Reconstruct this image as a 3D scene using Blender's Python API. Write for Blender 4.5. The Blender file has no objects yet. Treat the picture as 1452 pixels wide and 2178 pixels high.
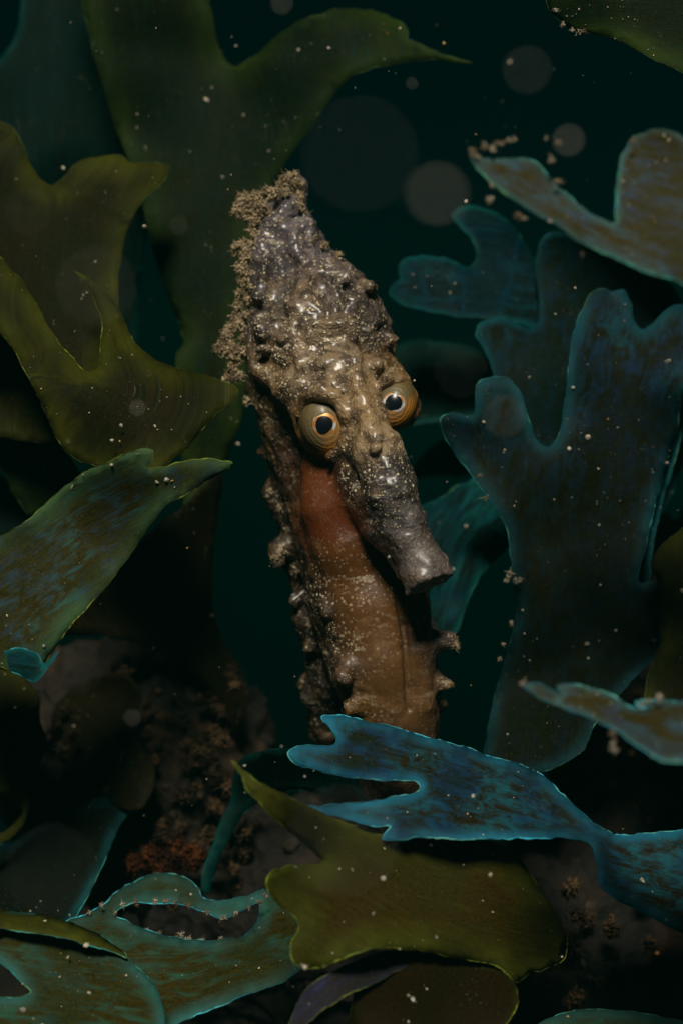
import bpy, bmesh, math, random
import numpy as np
from mathutils import Vector, Matrix
from mathutils.geometry import delaunay_2d_cdt

# ------------------------------------------------------------------ camera, world, sun, exposure
scene = bpy.context.scene
COL = scene.collection
scene.unit_settings.scale_length = 0.0035          # macro subject: one unit is about 3.5 mm of sea
CAM_D = 40.0                                        # camera stands 40 units in front of the plane y = 0

cam_data = bpy.data.cameras.new('camera')
cam = bpy.data.objects.new('camera', cam_data)
COL.objects.link(cam)
cam.location = (0, -CAM_D, 0)
cam.rotation_euler = (math.radians(90), 0, 0)
cam_data.sensor_fit = 'VERTICAL'
cam_data.sensor_height = 36.0
cam_data.lens = 18.0 * CAM_D / 10.89
cam_data.clip_start = 0.1
cam_data.clip_end = 2000
cam_data.dof.use_dof = True
cam_data.dof.focus_distance = 38.6
cam_data.dof.aperture_fstop = 0.11
scene.camera = cam

SUN_EL, SUN_AZ = math.radians(40), math.radians(176)   # azimuth: 180 = straight from behind the camera
world = bpy.data.worlds.new('World')
scene.world = world
world.use_nodes = True
wn, wl = world.node_tree.nodes, world.node_tree.links
bg = wn['Background']
sky = wn.new('ShaderNodeTexSky')
sky.sky_type = 'NISHITA'
sky.sun_disc = False
sky.sun_elevation = SUN_EL
sky.sun_rotation = SUN_AZ
sea = wn.new('ShaderNodeMix'); sea.data_type = 'RGBA'; sea.blend_type = 'MULTIPLY'
sea.inputs[0].default_value = 1.0
sea.inputs[7].default_value = (0.0002, 0.0032, 0.0028, 1)      # what the water column lets through
deep = wn.new('ShaderNodeMix'); deep.data_type = 'RGBA'; deep.blend_type = 'ADD'
deep.inputs[0].default_value = 1.0
deep.inputs[7].default_value = (0.0003, 0.019, 0.0145, 1)
wl.new(sky.outputs[0], sea.inputs[6])
wl.new(sea.outputs[2], deep.inputs[6])
wl.new(deep.outputs[2], bg.inputs['Color'])
bg.inputs['Strength'].default_value = 0.10

sun_data = bpy.data.lights.new('sun', 'SUN')
sun_data.energy = 5.0
sun_data.angle = math.radians(14)
sun_data.color = (1.0, 0.93, 0.80)
sun = bpy.data.objects.new('sun', sun_data)
COL.objects.link(sun)
_d = Vector((math.sin(SUN_AZ) * math.cos(SUN_EL), math.cos(SUN_AZ) * math.cos(SUN_EL), math.sin(SUN_EL)))
_d.x = -_d.x
sun.rotation_euler = _d.to_track_quat('Z', 'Y').to_euler()
sun.location = _d * 60

scene.view_settings.view_transform = 'Standard'
scene.view_settings.look = 'None'
scene.view_settings.exposure = 0.5
scene.view_settings.gamma = 1.0
scene.cycles.use_denoising = True
scene.cycles.max_bounces = 6

# ------------------------------------------------------------------ helpers
rng = np.random.default_rng(7)
random.seed(7)
U = 0.01
HAZE_DENSITY = 0.0075


def at(px, py, d=0.0):
    k = U * (CAM_D + d) / CAM_D
    return Vector(((px - 726) * k, d, -(py - 1089) * k))


def at_np(px, py, d):
    k = U * (CAM_D + d) / CAM_D
    return np.stack([(px - 726) * k, d + 0 * px, -(py - 1089) * k], 1)


_tabs = {}


def vnoise(p, scale=1.0, seed=0, octaves=1):
    """smooth 3-D value noise, -1..1"""
    p = np.asarray(p, dtype=np.float64)
    out = np.zeros(len(p)); amp = 1.0; tot = 0.0
    for o in range(octaves):
        key = seed * 17 + o
        if key not in _tabs:
            _tabs[key] = np.random.default_rng(1000 + key).random((32, 32, 32)) * 2 - 1
        t = _tabs[key]
        q = p * scale * (2.03 ** o) + 113.7 * (o + 1) + seed * 3.31
        i = np.floor(q).astype(int); f = q - i
        f = f * f * (3 - 2 * f)
        i0 = i % 32; i1 = (i + 1) % 32
        x0, y0, z0 = i0.T; x1, y1, z1 = i1.T; fx, fy, fz = f.T
        c = ((t[x0, y0, z0] * (1 - fx) + t[x1, y0, z0] * fx) * (1 - fy) + (t[x0, y1, z0] * (1 - fx) + t[x1, y1, z0] * fx) * fy) * (1 - fz) \
            + ((t[x0, y0, z1] * (1 - fx) + t[x1, y0, z1] * fx) * (1 - fy) + (t[x0, y1, z1] * (1 - fx) + t[x1, y1, z1] * fx) * fy) * fz
        out += c * amp; tot += amp; amp *= 0.5
    return out / tot


def link(name, mesh, mats=(), parent=None, smooth=True):
    o = bpy.data.objects.new(name, mesh)
    COL.objects.link(o)
    for m in mats:
        mesh.materials.append(m)
    if smooth and len(mesh.polygons):
        mesh.polygons.foreach_set('use_smooth', np.ones(len(mesh.polygons), dtype=bool))
    if parent is not None:
        o.parent = parent
    return o


def tag(o, label, cat, group=None, kind=None):
    if label: o['label'] = label
    if cat: o['category'] = cat
    if group: o['group'] = group
    if kind: o['kind'] = kind
    return o


def mesh_from(verts, faces):
    me = bpy.data.meshes.new('mesh')
    me.from_pydata(np.asarray(verts).tolist(), [], faces if isinstance(faces, list) else faces.tolist())
    me.update()
    return me


def set_attr(me, name, arr, typ='FLOAT'):
    a = me.attributes.new(name, typ, 'POINT')
    key = {'FLOAT': 'value', 'FLOAT_VECTOR': 'vector', 'FLOAT_COLOR': 'color'}[typ]
    a.data.foreach_set(key, np.asarray(arr, dtype=np.float32).ravel())


class Nodes:
    """small builder for node materials"""
    def __init__(self, name):
        self.m = bpy.data.materials.new(name); self.m.use_nodes = True
        self.t = self.m.node_tree; self.n = self.t.nodes; self.l = self.t.links
        self.bsdf = self.n['Principled BSDF']; self.out = self.n['Material Output']

    def put(self, sock, v):
        if isinstance(v, bpy.types.NodeSocket): self.l.new(v, sock)
        elif v is not None:
            sock.default_value = (*v, 1) if (hasattr(v, '__len__') and len(v) == 3 and len(sock.default_value) == 4) else v

    def attr(self, name, out='Fac'):
        a = self.n.new('ShaderNodeAttribute'); a.attribute_name = name; return a.outputs[out]

    def pos(self):
        return self.n.new('ShaderNodeTexCoord').outputs['Object']

    def mapping(self, vec, scale, loc=(0, 0, 0)):
        a = self.n.new('ShaderNodeMapping'); self.put(a.inputs[0], vec)
        a.inputs['Scale'].default_value = scale; a.inputs['Location'].default_value = loc; return a.outputs[0]

    def noise(self, vec, scale, detail=3, rough=0.55, dist=0.0):
        a = self.n.new('ShaderNodeTexNoise'); self.put(a.inputs['Vector'], vec)
        a.inputs['Scale'].default_value = scale; a.inputs['Detail'].default_value = detail
        a.inputs['Roughness'].default_value = rough; a.inputs['Distortion'].default_value = dist; return a.outputs[0]

    def voronoi(self, vec, scale, rand=1.0, out='Distance'):
        a = self.n.new('ShaderNodeTexVoronoi'); self.put(a.inputs['Vector'], vec)
        a.inputs['Scale'].default_value = scale; a.inputs['Randomness'].default_value = rand; return a.outputs[out]

    def rng(self, v, a, b, c=0.0, d=1.0, smooth=True):
        x = self.n.new('ShaderNodeMapRange')
        if smooth: x.interpolation_type = 'SMOOTHSTEP'
        self.put(x.inputs[0], v)
        for i, q in enumerate((a, b, c, d)): x.inputs[i + 1].default_value = q
        return x.outputs[0]

    def math(self, op, a, b=0.0, clamp=False):
        x = self.n.new('ShaderNodeMath'); x.operation = op; x.use_clamp = clamp
        self.put(x.inputs[0], a); self.put(x.inputs[1], b); return x.outputs[0]

    def mix(self, f, a, b, mode='MIX'):
        x = self.n.new('ShaderNodeMix'); x.data_type = 'RGBA'; x.blend_type = mode
        self.put(x.inputs[0], f); self.put(x.inputs[6], a); self.put(x.inputs[7], b); return x.outputs[2]

    def bump(self, h, strength, dist):
        x = self.n.new('ShaderNodeBump'); x.inputs['Strength'].default_value = strength
        x.inputs['Distance'].default_value = dist; self.put(x.inputs['Height'], h)
        self.l.new(x.outputs[0], self.bsdf.inputs['Normal']); return x.outputs[0]

    def shade(self, color, rough=0.5, spec=0.4, translucent=0.0, tcol=None):
        self.put(self.bsdf.inputs['Base Color'], color)
        self.put(self.bsdf.inputs['Roughness'], rough)
        self.put(self.bsdf.inputs['Specular IOR Level'], spec)
        if translucent:
            t = self.n.new('ShaderNodeBsdfTranslucent'); self.put(t.inputs[0], tcol if tcol is not None else color)
            x = self.n.new('ShaderNodeMixShader'); x.inputs[0].default_value = translucent
            self.l.new(self.bsdf.outputs[0], x.inputs[1]); self.l.new(t.outputs[0], x.inputs[2])
            self.l.new(x.outputs[0], self.out.inputs['Surface'])
        return self.m


# ------------------------------------------------------------------ outlines and frond sheets
def smooth_closed(pts, step):
    """closed centripetal Catmull-Rom through pts, resampled about every step px"""
    p = np.asarray(pts, float); n = len(p); out = []
    for i in range(n):
        p0, p1, p2, p3 = p[i - 1], p[i], p[(i + 1) % n], p[(i + 2) % n]
        t0 = 0.0; t1 = t0 + max(np.linalg.norm(p1 - p0), 1e-3) ** .5
        t2 = t1 + max(np.linalg.norm(p2 - p1), 1e-3) ** .5; t3 = t2 + max(np.linalg.norm(p3 - p2), 1e-3) ** .5
        k = max(2, int(np.linalg.norm(p2 - p1) / step + .5))
        for t in np.linspace(t1, t2, k, endpoint=False):
            a1 = (t1 - t) / (t1 - t0) * p0 + (t - t0) / (t1 - t0) * p1
            a2 = (t2 - t) / (t2 - t1) * p1 + (t - t1) / (t2 - t1) * p2
            a3 = (t3 - t) / (t3 - t2) * p2 + (t - t2) / (t3 - t2) * p3
            b1 = (t2 - t) / (t2 - t0) * a1 + (t - t0) / (t2 - t0) * a2
            b2 = (t3 - t) / (t3 - t1) * a2 + (t - t1) / (t3 - t1) * a3
            out.append((t2 - t) / (t2 - t1) * b1 + (t - t1) / (t2 - t1) * b2)
    return np.array(out)


def inside(poly, q):
    x, y = q[:, 0], q[:, 1]; r = np.zeros(len(q), bool)
    a = poly; b = np.roll(poly, -1, 0)
    for (x0, y0), (x1, y1) in zip(a, b):
        if y0 == y1: continue
        c = ((y0 > y) != (y1 > y)) & (x < (x1 - x0) * (y - y0) / (y1 - y0) + x0)
        r ^= c
    return r


def seg_dist(poly, q, closed=True):
    a = poly if closed else poly[:-1]; b = np.roll(poly, -1, 0) if closed else poly[1:]
    best = np.full(len(q), 1e9); arg = np.zeros(len(q)); side = np.zeros(len(q)); acc = 0.0
    for p0, p1 in zip(a, b):
        d = p1 - p0; L = np.linalg.norm(d) + 1e-9
        t = np.clip(((q - p0) @ d) / L ** 2, 0, 1)
        e = q - (p0 + t[:, None] * d); m = np.hypot(e[:, 0], e[:, 1]); w = m < best
        best[w] = m[w]; arg[w] = acc + t[w] * L
        side[w] = np.sign(d[0] * e[w, 1] - d[1] * e[w, 0]); acc += L
    return best, arg, side


class Depth:
    """thin-plate depth field through (px, py, depth) control points"""
    def __init__(self, ctrl):
        c = np.asarray(ctrl, float); self.c = c; n = len(c)
        if n < 3:
            self.k = None; return
        X = c[:, :2] / 500; self.X = X
        r2 = ((X[:, None] - X[None]) ** 2).sum(2)
        K = np.where(r2 > 0, .5 * r2 * np.log(r2 + 1e-12), 0) + np.eye(n) * 1e-3
        P = np.c_[np.ones(n), X]
        A = np.block([[K, P], [P.T, np.zeros((3, 3))]])
        s = np.linalg.lstsq(A, np.r_[c[:, 2], 0, 0, 0], rcond=None)[0]
        self.k, self.a = s[:n], s[n:]

    def __call__(self, q):
        if self.k is None: return np.full(len(q), self.c[0, 2])
        x = q / 500
        r2 = ((x[:, None] - self.X[None]) ** 2).sum(2)
        K = np.where(r2 > 0, .5 * r2 * np.log(r2 + 1e-12), 0)
        return K @ self.k + self.a[0] + x @ self.a[1:]


def frond_material(name, base=(.025, .028, .007), base2=(.04, .025, .006), irid=(.02, .14, .30), irid2=(.02, .16, .16),
                   amount=.5, rimw=30, rimamt=.8, rimcol=None, stretch=6.0, blotch=1.0, transl=.22, bands=0.0, rough=.5, tip=None):
    N = Nodes(name)
    pat = N.attr('pat', 'Vector'); rim = N.attr('rim')
    rimw *= .62
    vec = N.mapping(pat, (1.0 / stretch, 1, 1))
    n1 = N.noise(vec, 4.2 * blotch, 7, .68, .5)
    n2 = N.noise(pat, .6 * blotch, 3, .55)
    n3 = N.noise(N.mapping(pat, (.35, 7, 1)), 3.2, 5, .75)
    n4 = N.noise(pat, 16, 4, .75)
    fine = N.math('ADD', N.math('MULTIPLY', n1, .64), N.math('ADD', N.math('MULTIPLY', n3, .16), N.math('MULTIPLY', n4, .20)))
    th = .66 - .25 * amount
    m = N.rng(fine, th - .07, th + .10)
    m = N.math('MULTIPLY', m, N.rng(n2, .33, .62, .02 + .5 * amount ** 2, 1.0))
    m = N.math('MULTIPLY', m, amount ** .5)
    if tip:
        s = N.n.new('ShaderNodeSeparateXYZ'); N.put(s.inputs[0], pat)
        m = N.math('MULTIPLY', m, N.rng(N.math('ADD', s.outputs[0], N.math('MULTIPLY', n2, 2.0)), tip[0] + 1, tip[1] + 1, .25, 1.0))
    rimwob = N.math('ADD', rim, N.math('MULTIPLY', N.math('SUBTRACT', n1, .5), rimw * 1.3))
    rf = N.math('MULTIPLY', N.rng(rimwob, -rimw * .3, rimw, 1, 0), N.rng(n2, .36, .64, rimamt * .25, rimamt))
    if bands:
        s = N.n.new('ShaderNodeSeparateXYZ'); N.put(s.inputs[0], pat)
        w = N.math('SINE', N.math('ADD', N.math('MULTIPLY', s.outputs[0], bands), N.math('MULTIPLY', n2, 5)))
        m = N.math('MAXIMUM', m, N.math('MULTIPLY', N.rng(w, .82, 1.0), .35))
    body = N.mix(N.rng(n2, .3, .7), base, base2)
    body = N.mix(N.rng(n4, .42, .62, .0, .75), body, tuple(c * .4 for c in base))
    body = N.mix(N.rng(n3, .5, .72, 0, .4), body, tuple(c * 2.0 for c in base))
    body = N.mix(N.rng(n1, .56, .7, 0, .5), body, tuple(c * .35 for c in base2))
    ic = N.mix(N.rng(n2, .42, .6), irid, irid2)
    ic = N.mix(N.rng(n4, .45, .8, 0, .5), ic, tuple(c * .4 for c in irid))
    c = N.mix(m, body, ic)
    c = N.mix(rf, c, rimcol if rimcol is not None else irid2)
    silt = N.math('MULTIPLY', N.rng(N.voronoi(pat, 11), .10, .22, 1, 0), N.rng(N.noise(pat, 1.7, 3), .5, .68))
    c = N.mix(N.math('MULTIPLY', silt, .55), c, (.10, .095, .07))
    N.bump(N.math('ADD', n4, N.math('MULTIPLY', n3, 1.5)), .35, .05)
    return N.shade(c, rough, .04, transl, N.mix(.45, c, tuple(min(x * 3.2, .2) for x in base)))


def margin_material(name, col, col2):
    N = Nodes(name)
    n = N.noise(N.pos(), .9, 3, .6)
    f = N.noise(N.pos(), 9, 3, .7)
    c = N.mix(N.rng(n, .38, .62), col, col2)
    g = N.noise(N.mapping(N.pos(), (1, 1, 1), (5, 2, 9)), .55, 3, .6)
    c = N.mix(N.rng(g, .46, .58, .95, .0), c, tuple(x * .10 for x in col))
    c = N.mix(N.rng(f, .5, .75, 0, .6), c, tuple(x * .35 for x in col))
    return N.shade(c, .5, .08, .35, c)


def grain_material(name, col, col2):
    N = Nodes(name)
    return N.shade(N.mix(N.rng(N.noise(N.pos(), 2.5, 2), .35, .65), col, col2), .45, .5)


GRAINS = [grain_material('pale_sand_grain', (.42, .37, .27), (.2, .19, .15)), grain_material('amber_sand_grain', (.4, .16, .03), (.3, .2, .06))]
BASE_ICO = {}


def ico(sub):
    if sub not in BASE_ICO:
        bm = bmesh.new(); bmesh.ops.create_icosphere(bm, subdivisions=sub, radius=1)
        bm.verts.ensure_lookup_table()
        BASE_ICO[sub] = (np.array([v.co[:] for v in bm.verts]), np.array([[v.index for v in f.verts] for f in bm.faces]))
        bm.free()
    return BASE_ICO[sub]


def grain_mesh(points, radii, sub=1, aspect=1.0, amber=.06):
    """many irregular grains in one mesh"""
    V, F = ico(sub); vs, fs, mi = [], [], []
    for k, (p, r) in enumerate(zip(points, radii)):
        s = rng.uniform(.55, 1.25, 3) * np.array([1, 1, 1]); s[rng.integers(3)] *= aspect
        w = V * (1 + rng.uniform(-.28, .28, (len(V), 1))) * s
        q = rng.normal(size=4); q /= np.linalg.norm(q)
        R = np.array(Matrix.Rotation(rng.uniform(0, 6.28), 3, Vector(q[:3])))
        vs.append(w @ R.T * r + np.asarray(p)); fs.append(F + k * len(V))
        mi += [1 if rng.random() < amber else 0] * len(F)
    me = mesh_from(np.concatenate(vs), np.concatenate(fs))
    me.polygons.foreach_set('material_index', np.array(mi, dtype=np.int32))
    return me


def frond(label, outline, depth, axis, mat, mmat=None, holes=(), ruffle=.26, edge_ruffle=.2, curl=0.0, mw=2.2, grains=40, group=None,
          grid=15, name='seaweed_frond', thick=.02, seed=None, parent=None):
    """one blade: a sheet with its own outline, bent in depth, with a thin margin and sand on it"""
    sd = seed if seed is not None else abs(hash_text(label)) % 23
    loops = [smooth_closed(outline, 7)] + [smooth_closed(h, 7) for h in holes]
    for L in loops:                                    # slight raggedness of the margin
        n3 = np.c_[L / 22, np.full(len(L), sd)]
        L += np.c_[vnoise(n3, 1, 3), vnoise(n3, 1, 4)] * 2.6 + np.c_[vnoise(n3, 2.7, 13), vnoise(n3, 2.7, 14)] * 1.3
    out = loops[0]
    mn, mx = out.min(0), out.max(0)
    gx, gy = np.meshgrid(np.arange(mn[0], mx[0], grid), np.arange(mn[1], mx[1], grid))
    g = np.c_[gx.ravel(), gy.ravel()] + rng.uniform(-3, 3, (gx.size, 2))
    g = g[inside(out, g)]
    d = np.min([seg_dist(L, g)[0] for L in loops], 0)
    g = g[d > grid * .55]
    for h in loops[1:]: g = g[~inside(h, g)]
    vs = [Vector(p) for L in loops for p in L] + [Vector(p) for p in g]
    edges, k = [], 0
    for L in loops:
        edges += [(k + i, k + (i + 1) % len(L)) for i in range(len(L))]; k += len(L)
    v2, _, f2, *_ = delaunay_2d_cdt(vs, edges, [], 1, 1e-4)
    q = np.array([v[:] for v in v2])
    cen = np.array([np.mean(q[list(f)], 0) for f in f2])
    keep = inside(out, cen)
    for h in loops[1:]: keep &= ~inside(h, cen)
    faces = [list(f) for f, w in zip(f2, keep) if w]
    used = sorted({i for f in faces for i in f}); remap = {a: b for b, a in enumerate(used)}
    faces = [[remap[i] for i in f] for f in faces]; q = q[used]
    D = Depth(depth)

    def lift(p):
        rim = np.min([seg_dist(L, p)[0] for L in loops], 0)
        s3 = np.c_[p / 170, np.full(len(p), sd * 1.7)]
        e3 = np.c_[p / 105, np.full(len(p), sd * 2.3)]
        y = D(p) + ruffle * 2.2 * vnoise(s3, 1, 5) + edge_ruffle * np.exp(-rim / 38) * vnoise(e3, 1, 6) * 1.6 + curl * np.exp(-rim / 40)
        return at_np(p[:, 0], p[:, 1], y), rim
    W, rim = lift(q)
    # faces wound to look at the camera
    f0 = faces[0]; nrm = np.cross(W[f0[1]] - W[f0[0]], W[f0[2]] - W[f0[0]])
    if nrm[1] > 0: faces = [f[::-1] for f in faces]
    me = mesh_from(W, faces)
    ax = np.asarray(axis, float)
    dist, arc, side = seg_dist(ax, q, closed=False)
    set_attr(me, 'rim', rim)
    set_attr(me, 'pat', np.c_[arc / 100, side * dist / 100, np.full(len(q), sd * 7.3)], 'FLOAT_VECTOR')
    o = link(name, me, [mat], parent)
    md = o.modifiers.new('thickness', 'SOLIDIFY'); md.thickness = thick; md.offset = 0
    if parent is None: tag(o, label, 'seaweed', group or 'seaweed fronds')
    # margin: a thin rolled edge
    if mmat is not None:
        mv, mf = [], []; S = 6
        for L in loops:
            P, _ = lift(L); n = len(P); base = len(mv)
            T = np.roll(P, -1, 0) - np.roll(P, 1, 0); T /= np.linalg.norm(T, axis=1)[:, None] + 1e-9
            A = np.cross(T, [0, 1, 0]); A /= np.linalg.norm(A, axis=1)[:, None] + 1e-9
            B = np.cross(T, A)
            rad = .62 * mw * U * (.75 + .5 * vnoise(np.c_[L / 16, np.full(n, sd)], 1, 8) + .35 * rng.uniform(-1, 1, n))
            rad = np.clip(rad, .25 * mw * U, None)
            for i in range(n):
                for s in range(S):
                    a = 2 * math.pi * s / S
                    mv.append(P[i] + (A[i] * math.cos(a) + B[i] * math.sin(a)) * rad[i])
            for i in range(n):
                j = (i + 1) % n
                for s in range(S):
                    t = (s + 1) % S
                    mf.append([base + i * S + s, base + i * S + t, base + j * S + t, base + j * S + s])
        link('margin', mesh_from(mv, mf), [mmat], o)
    if grains:
        tri = np.array([f[:3] for f in faces])
        ar = np.linalg.norm(np.cross(W[tri[:, 1]] - W[tri[:, 0]], W[tri[:, 2]] - W[tri[:, 0]]), axis=1)
        vis = (cen_px := q[tri].mean(1))
        ok = (vis[:, 0] > -20) & (vis[:, 0] < 1472) & (vis[:, 1] > -20) & (vis[:, 1] < 2198)
        ar = ar * ok
        # sand lies in loose drifts rather than evenly
        ar = ar * np.clip(.25 + vnoise(np.c_[vis / 60, np.full(len(vis), sd)], 1, 9) * 1.6, .05, None)
        grains = max(3, int(grains * .7))
        if ar.sum() > 0:
            pick = rng.choice(len(tri), grains, p=ar / ar.sum())
            b = rng.dirichlet([1, 1, 1], grains)
            P = (W[tri[pick]] * b[:, :, None]).sum(1); P[:, 1] -= .035
            R = np.clip(rng.lognormal(math.log(.95), .75, grains), .5, 7) * U
            link('sand_grains', grain_mesh(P, R), GRAINS, o, smooth=False)['kind'] = 'stuff'
    return o


def hash_text(s):
    h = 7
    for ch in s: h = (h * 31 + ord(ch)) % 1000003
    return h


# ------------------------------------------------------------------ the setting: sea floor
def sea_floor():
    n = 90
    x = np.linspace(-60, 60, n); y = np.linspace(-30, 110, n)
    X, Y = np.meshgrid(x, y)
    P = np.c_[X.ravel(), Y.ravel(), np.zeros(n * n)]
    Z = -17.5 - .10 * np.clip(P[:, 1] - 5, 0, None) + 1.6 * vnoise(P, .09, 21, 3) + .35 * vnoise(P, .6, 22, 3)
    P[:, 2] = Z
    i = np.arange(n * n).reshape(n, n)
    F = np.c_[i[:-1, :-1].ravel(), i[:-1, 1:].ravel(), i[1:, 1:].ravel(), i[1:, :-1].ravel()]
    N = Nodes('dark_reef_sediment'); p = N.pos()
    c = N.mix(N.rng(N.noise(p, .8, 5), .35, .65), (.008, .008, .006), (.025, .018, .010))
    N.bump(N.noise(p, 3, 5), .6, .3)
    o = link('sea_floor', mesh_from(P, F), [N.shade(c, .9, .2)])
    o['kind'] = 'structure'


sea_floor()


def rock_material(name, a, b, c):
    N = Nodes(name); p = N.pos()
    n = N.noise(p, .9, 6, .65); m = N.noise(p, .45, 3, .5); v = N.voronoi(p, 2.2)
    col = N.mix(N.rng(n, .38, .62), a, b)
    col = N.mix(N.math('MULTIPLY', N.rng(m, .52, .66), N.rng(n, .4, .6)), col, c)
    col = N.mix(N.rng(v, .0, .5, .55, 0), col, tuple(x * .4 for x in a))
    N.bump(N.math('ADD', n, N.math('MULTIPLY', v, .7)), .9, .35)
    return N.shade(col, .85, .25)


def rock(label, px, py, d, size, mat, seed, nod=60, tuft=0):
    V, F = ico(6)
    c = np.array(at(px, py, d)); s = np.asarray(size)
    n = vnoise(V, 1.4, seed, 4) * .34 + np.abs(vnoise(V, 4.0, seed + 1, 4)) * .26 + vnoise(V, 11, seed + 2, 3) * .05
    P = V * (1 + n)[:, None] * s
    o = link('reef_rock', mesh_from(P, F), [mat]); o.location = c
    tag(o, label, 'rock', 'reef rocks')
    if nod:                                              # encrusting nodules on the camera side
        nr = rng.choice(np.where((V[:, 1] < -.05) & (V[:, 2] > -.5))[0], nod)
        link('encrusting_growth', grain_mesh(P[nr], np.clip(rng.lognormal(-2.3, .55, nod), .04, .3), 2), [CRUST, CRUST_RED], o)['kind'] = 'stuff'
    return o


CRUST = rock_material('tan_crust', (.008, .006, .003), (.03, .02, .011), (.004, .003, .0015))
CRUST_RED = rock_material('rusty_crust', (.03, .010, .004), (.05, .02, .008), (.012, .005, .003))
ROCK = rock_material('brown_reef_rock', (.005, .004, .0018), (.012, .0085, .0035), (.026, .014, .005))
ROCK2 = rock_material('dark_umber_rock', (.003, .0024, .001), (.008, .005, .0018), (.022, .009, .003))
rock('brown encrusted reef rock behind the curled blades at lower left', 290, 1640, 7.5, (3.3, 2.6, 3.4), ROCK, 31, 150)
rock('rusty red-brown rock under the curled olive frond, below the seahorse', 640, 1960, 5.5, (3.6, 2.2, 2.6), ROCK2, 33, 70)
rock('very dark umber rock in the lower corner beneath the blue forked frond', 1330, 2130, 4.5, (4.2, 3, 3.8), ROCK2, 35, 60)
rock('low dark rock rising behind the broad forked frond by the frame edge', 1500, 1600, 8.5, (3.4, 3, 5.8), ROCK2, 37, 40)

# ------------------------------------------------------------------ the water itself
hb = bmesh.new(); bmesh.ops.create_cube(hb, size=1.0)
for v in hb.verts: v.co = Vector((v.co.x * 150, (v.co.y + .5) * 170 - 45, (v.co.z + .5) * 47.5 - 33))
hm = bpy.data.meshes.new('haze'); hb.to_mesh(hm); hb.free()
WATER = bpy.data.materials.new('sea_water_haze'); WATER.use_nodes = True
WATER.node_tree.nodes.remove(WATER.node_tree.nodes['Principled BSDF'])
vol = WATER.node_tree.nodes.new('ShaderNodeVolumePrincipled')
vol.inputs['Color'].default_value = (.001, .020, .0165, 1)
vol.inputs['Density'].default_value = HAZE_DENSITY
WATER.node_tree.links.new(vol.outputs[0], WATER.node_tree.nodes['Material Output'].inputs['Volume'])
haze = link('haze', hm, [WATER], smooth=False)
haze['kind'] = 'stuff'

# ------------------------------------------------------------------ fronds
M_DARK = frond_material('dark_green_blade', (.006, .014, .005), (.010, .013, .0025), (.005, .040, .03), (.008, .042, .02), .36, 120, .8, (.030, .055, .008), 3, transl=.35)
M_DEEP = frond_material('deep_teal_blade', (.002, .013, .010), (.004, .012, .007), (.002, .030, .032), (.003, .032, .027), .42, 34, .85, (.005, .062, .056), 4, transl=.35)
M_OLIVE = frond_material('olive_brown_blade', (.010, .012, .002), (.017, .011, .0015), (.014, .06, .045), (.03, .06, .016), .26, 130, .85, (.058, .066, .006), 3, transl=.35)
M_OLIVE2 = frond_material('warm_olive_blade', (.034, .034, .004), (.046, .026, .003), (.05, .10, .04), (.06, .11, .02), .28, 130, .85, (.085, .105, .012), 3, transl=.4)
M_MIX = frond_material('olive_blade_with_blue_sheen', (.022, .024, .004), (.030, .022, .003), (.028, .08, .16), (.028, .11, .09), .52, 90, .85, (.055, .125, .05), 2.2)
M_BLUE = frond_material('blue_iridescent_blade', (.010, .017, .009), (.024, .015, .004), (.009, .072, .19), (.014, .11, .14), .66, 44, .95, (.016, .17, .27), 2.2)
M_BLUEG = frond_material('blue_green_blade', (.007, .010, .003), (.010, .009, .002), (.008, .040, .11), (.007, .045, .06), .66, 54, .9, (.009, .065, .080), 1.6, tip=(5.0, 9.8))
M_BLUEB = frond_material('dark_blue_blade', (.004, .011, .007), (.007, .009, .003), (.004, .028, .06), (.004, .035, .045), .58, 30, .95, (.006, .065, .08), 1.6)  # darkest of the blue blade colours
M_BAND = frond_material('banded_teal_blade', (.002, .013, .015), (.005, .010, .008), (.002, .030, .055), (.003, .038, .048), .60, 24, .95, (.004, .075, .075), 2.2, bands=7)
M_TEAL = frond_material('bright_teal_blade', (.003, .014, .012), (.005, .011, .008), (.004, .07, .10), (.005, .085, .08), .66, 20, .95, (.008, .14, .12), 4.5)
M_VIOLET = frond_material('olive_blade_with_violet_sheen', (.034, .034, .010), (.040, .030, .007), (.036, .055, .13), (.036, .09, .12), .58, 26, .9, (.05, .13, .13), 3)
M_BROWN = frond_material('brown_blade', (.012, .010, .002), (.019, .010, .002), (.02, .03, .015), (.02, .035, .015), .2, 30, .6, (.032, .042, .007), 4, transl=.35)
M_STREAK = frond_material('streaked_green_blade', (.028, .032, .005), (.040, .028, .004), (.022, .085, .08), (.024, .11, .07), .58, 56, .9, (.032, .15, .14), 3.0)
M_EDGE = frond_material('teal_edged_blade', (.005, .009, .006), (.008, .009, .005), (.004, .03, .035), (.006, .028, .024), .3, 46, 1.0, (.010, .10, .115), 5)
M_BLACK = frond_material('near_black_blade', (.009, .009, .003), (.014, .009, .002), (.008, .012, .006), (.008, .012, .005), .2, 24, .7, (.016, .014, .005), 4)
G_YEL = margin_material('yellow_green_margin', (.30, .34, .03), (.16, .24, .04))
G_DIM = margin_material('dim_green_margin', (.06, .10, .018), (.03, .08, .04))
G_TEAL = margin_material('teal_margin', (.05, .34, .32), (.12, .30, .10))
G_DTEAL = margin_material('dark_teal_margin', (.01, .12, .10), (.02, .09, .05))
G_CYAN = margin_material('cyan_margin', (.07, .60, .80), (.14, .50, .42))

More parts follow.
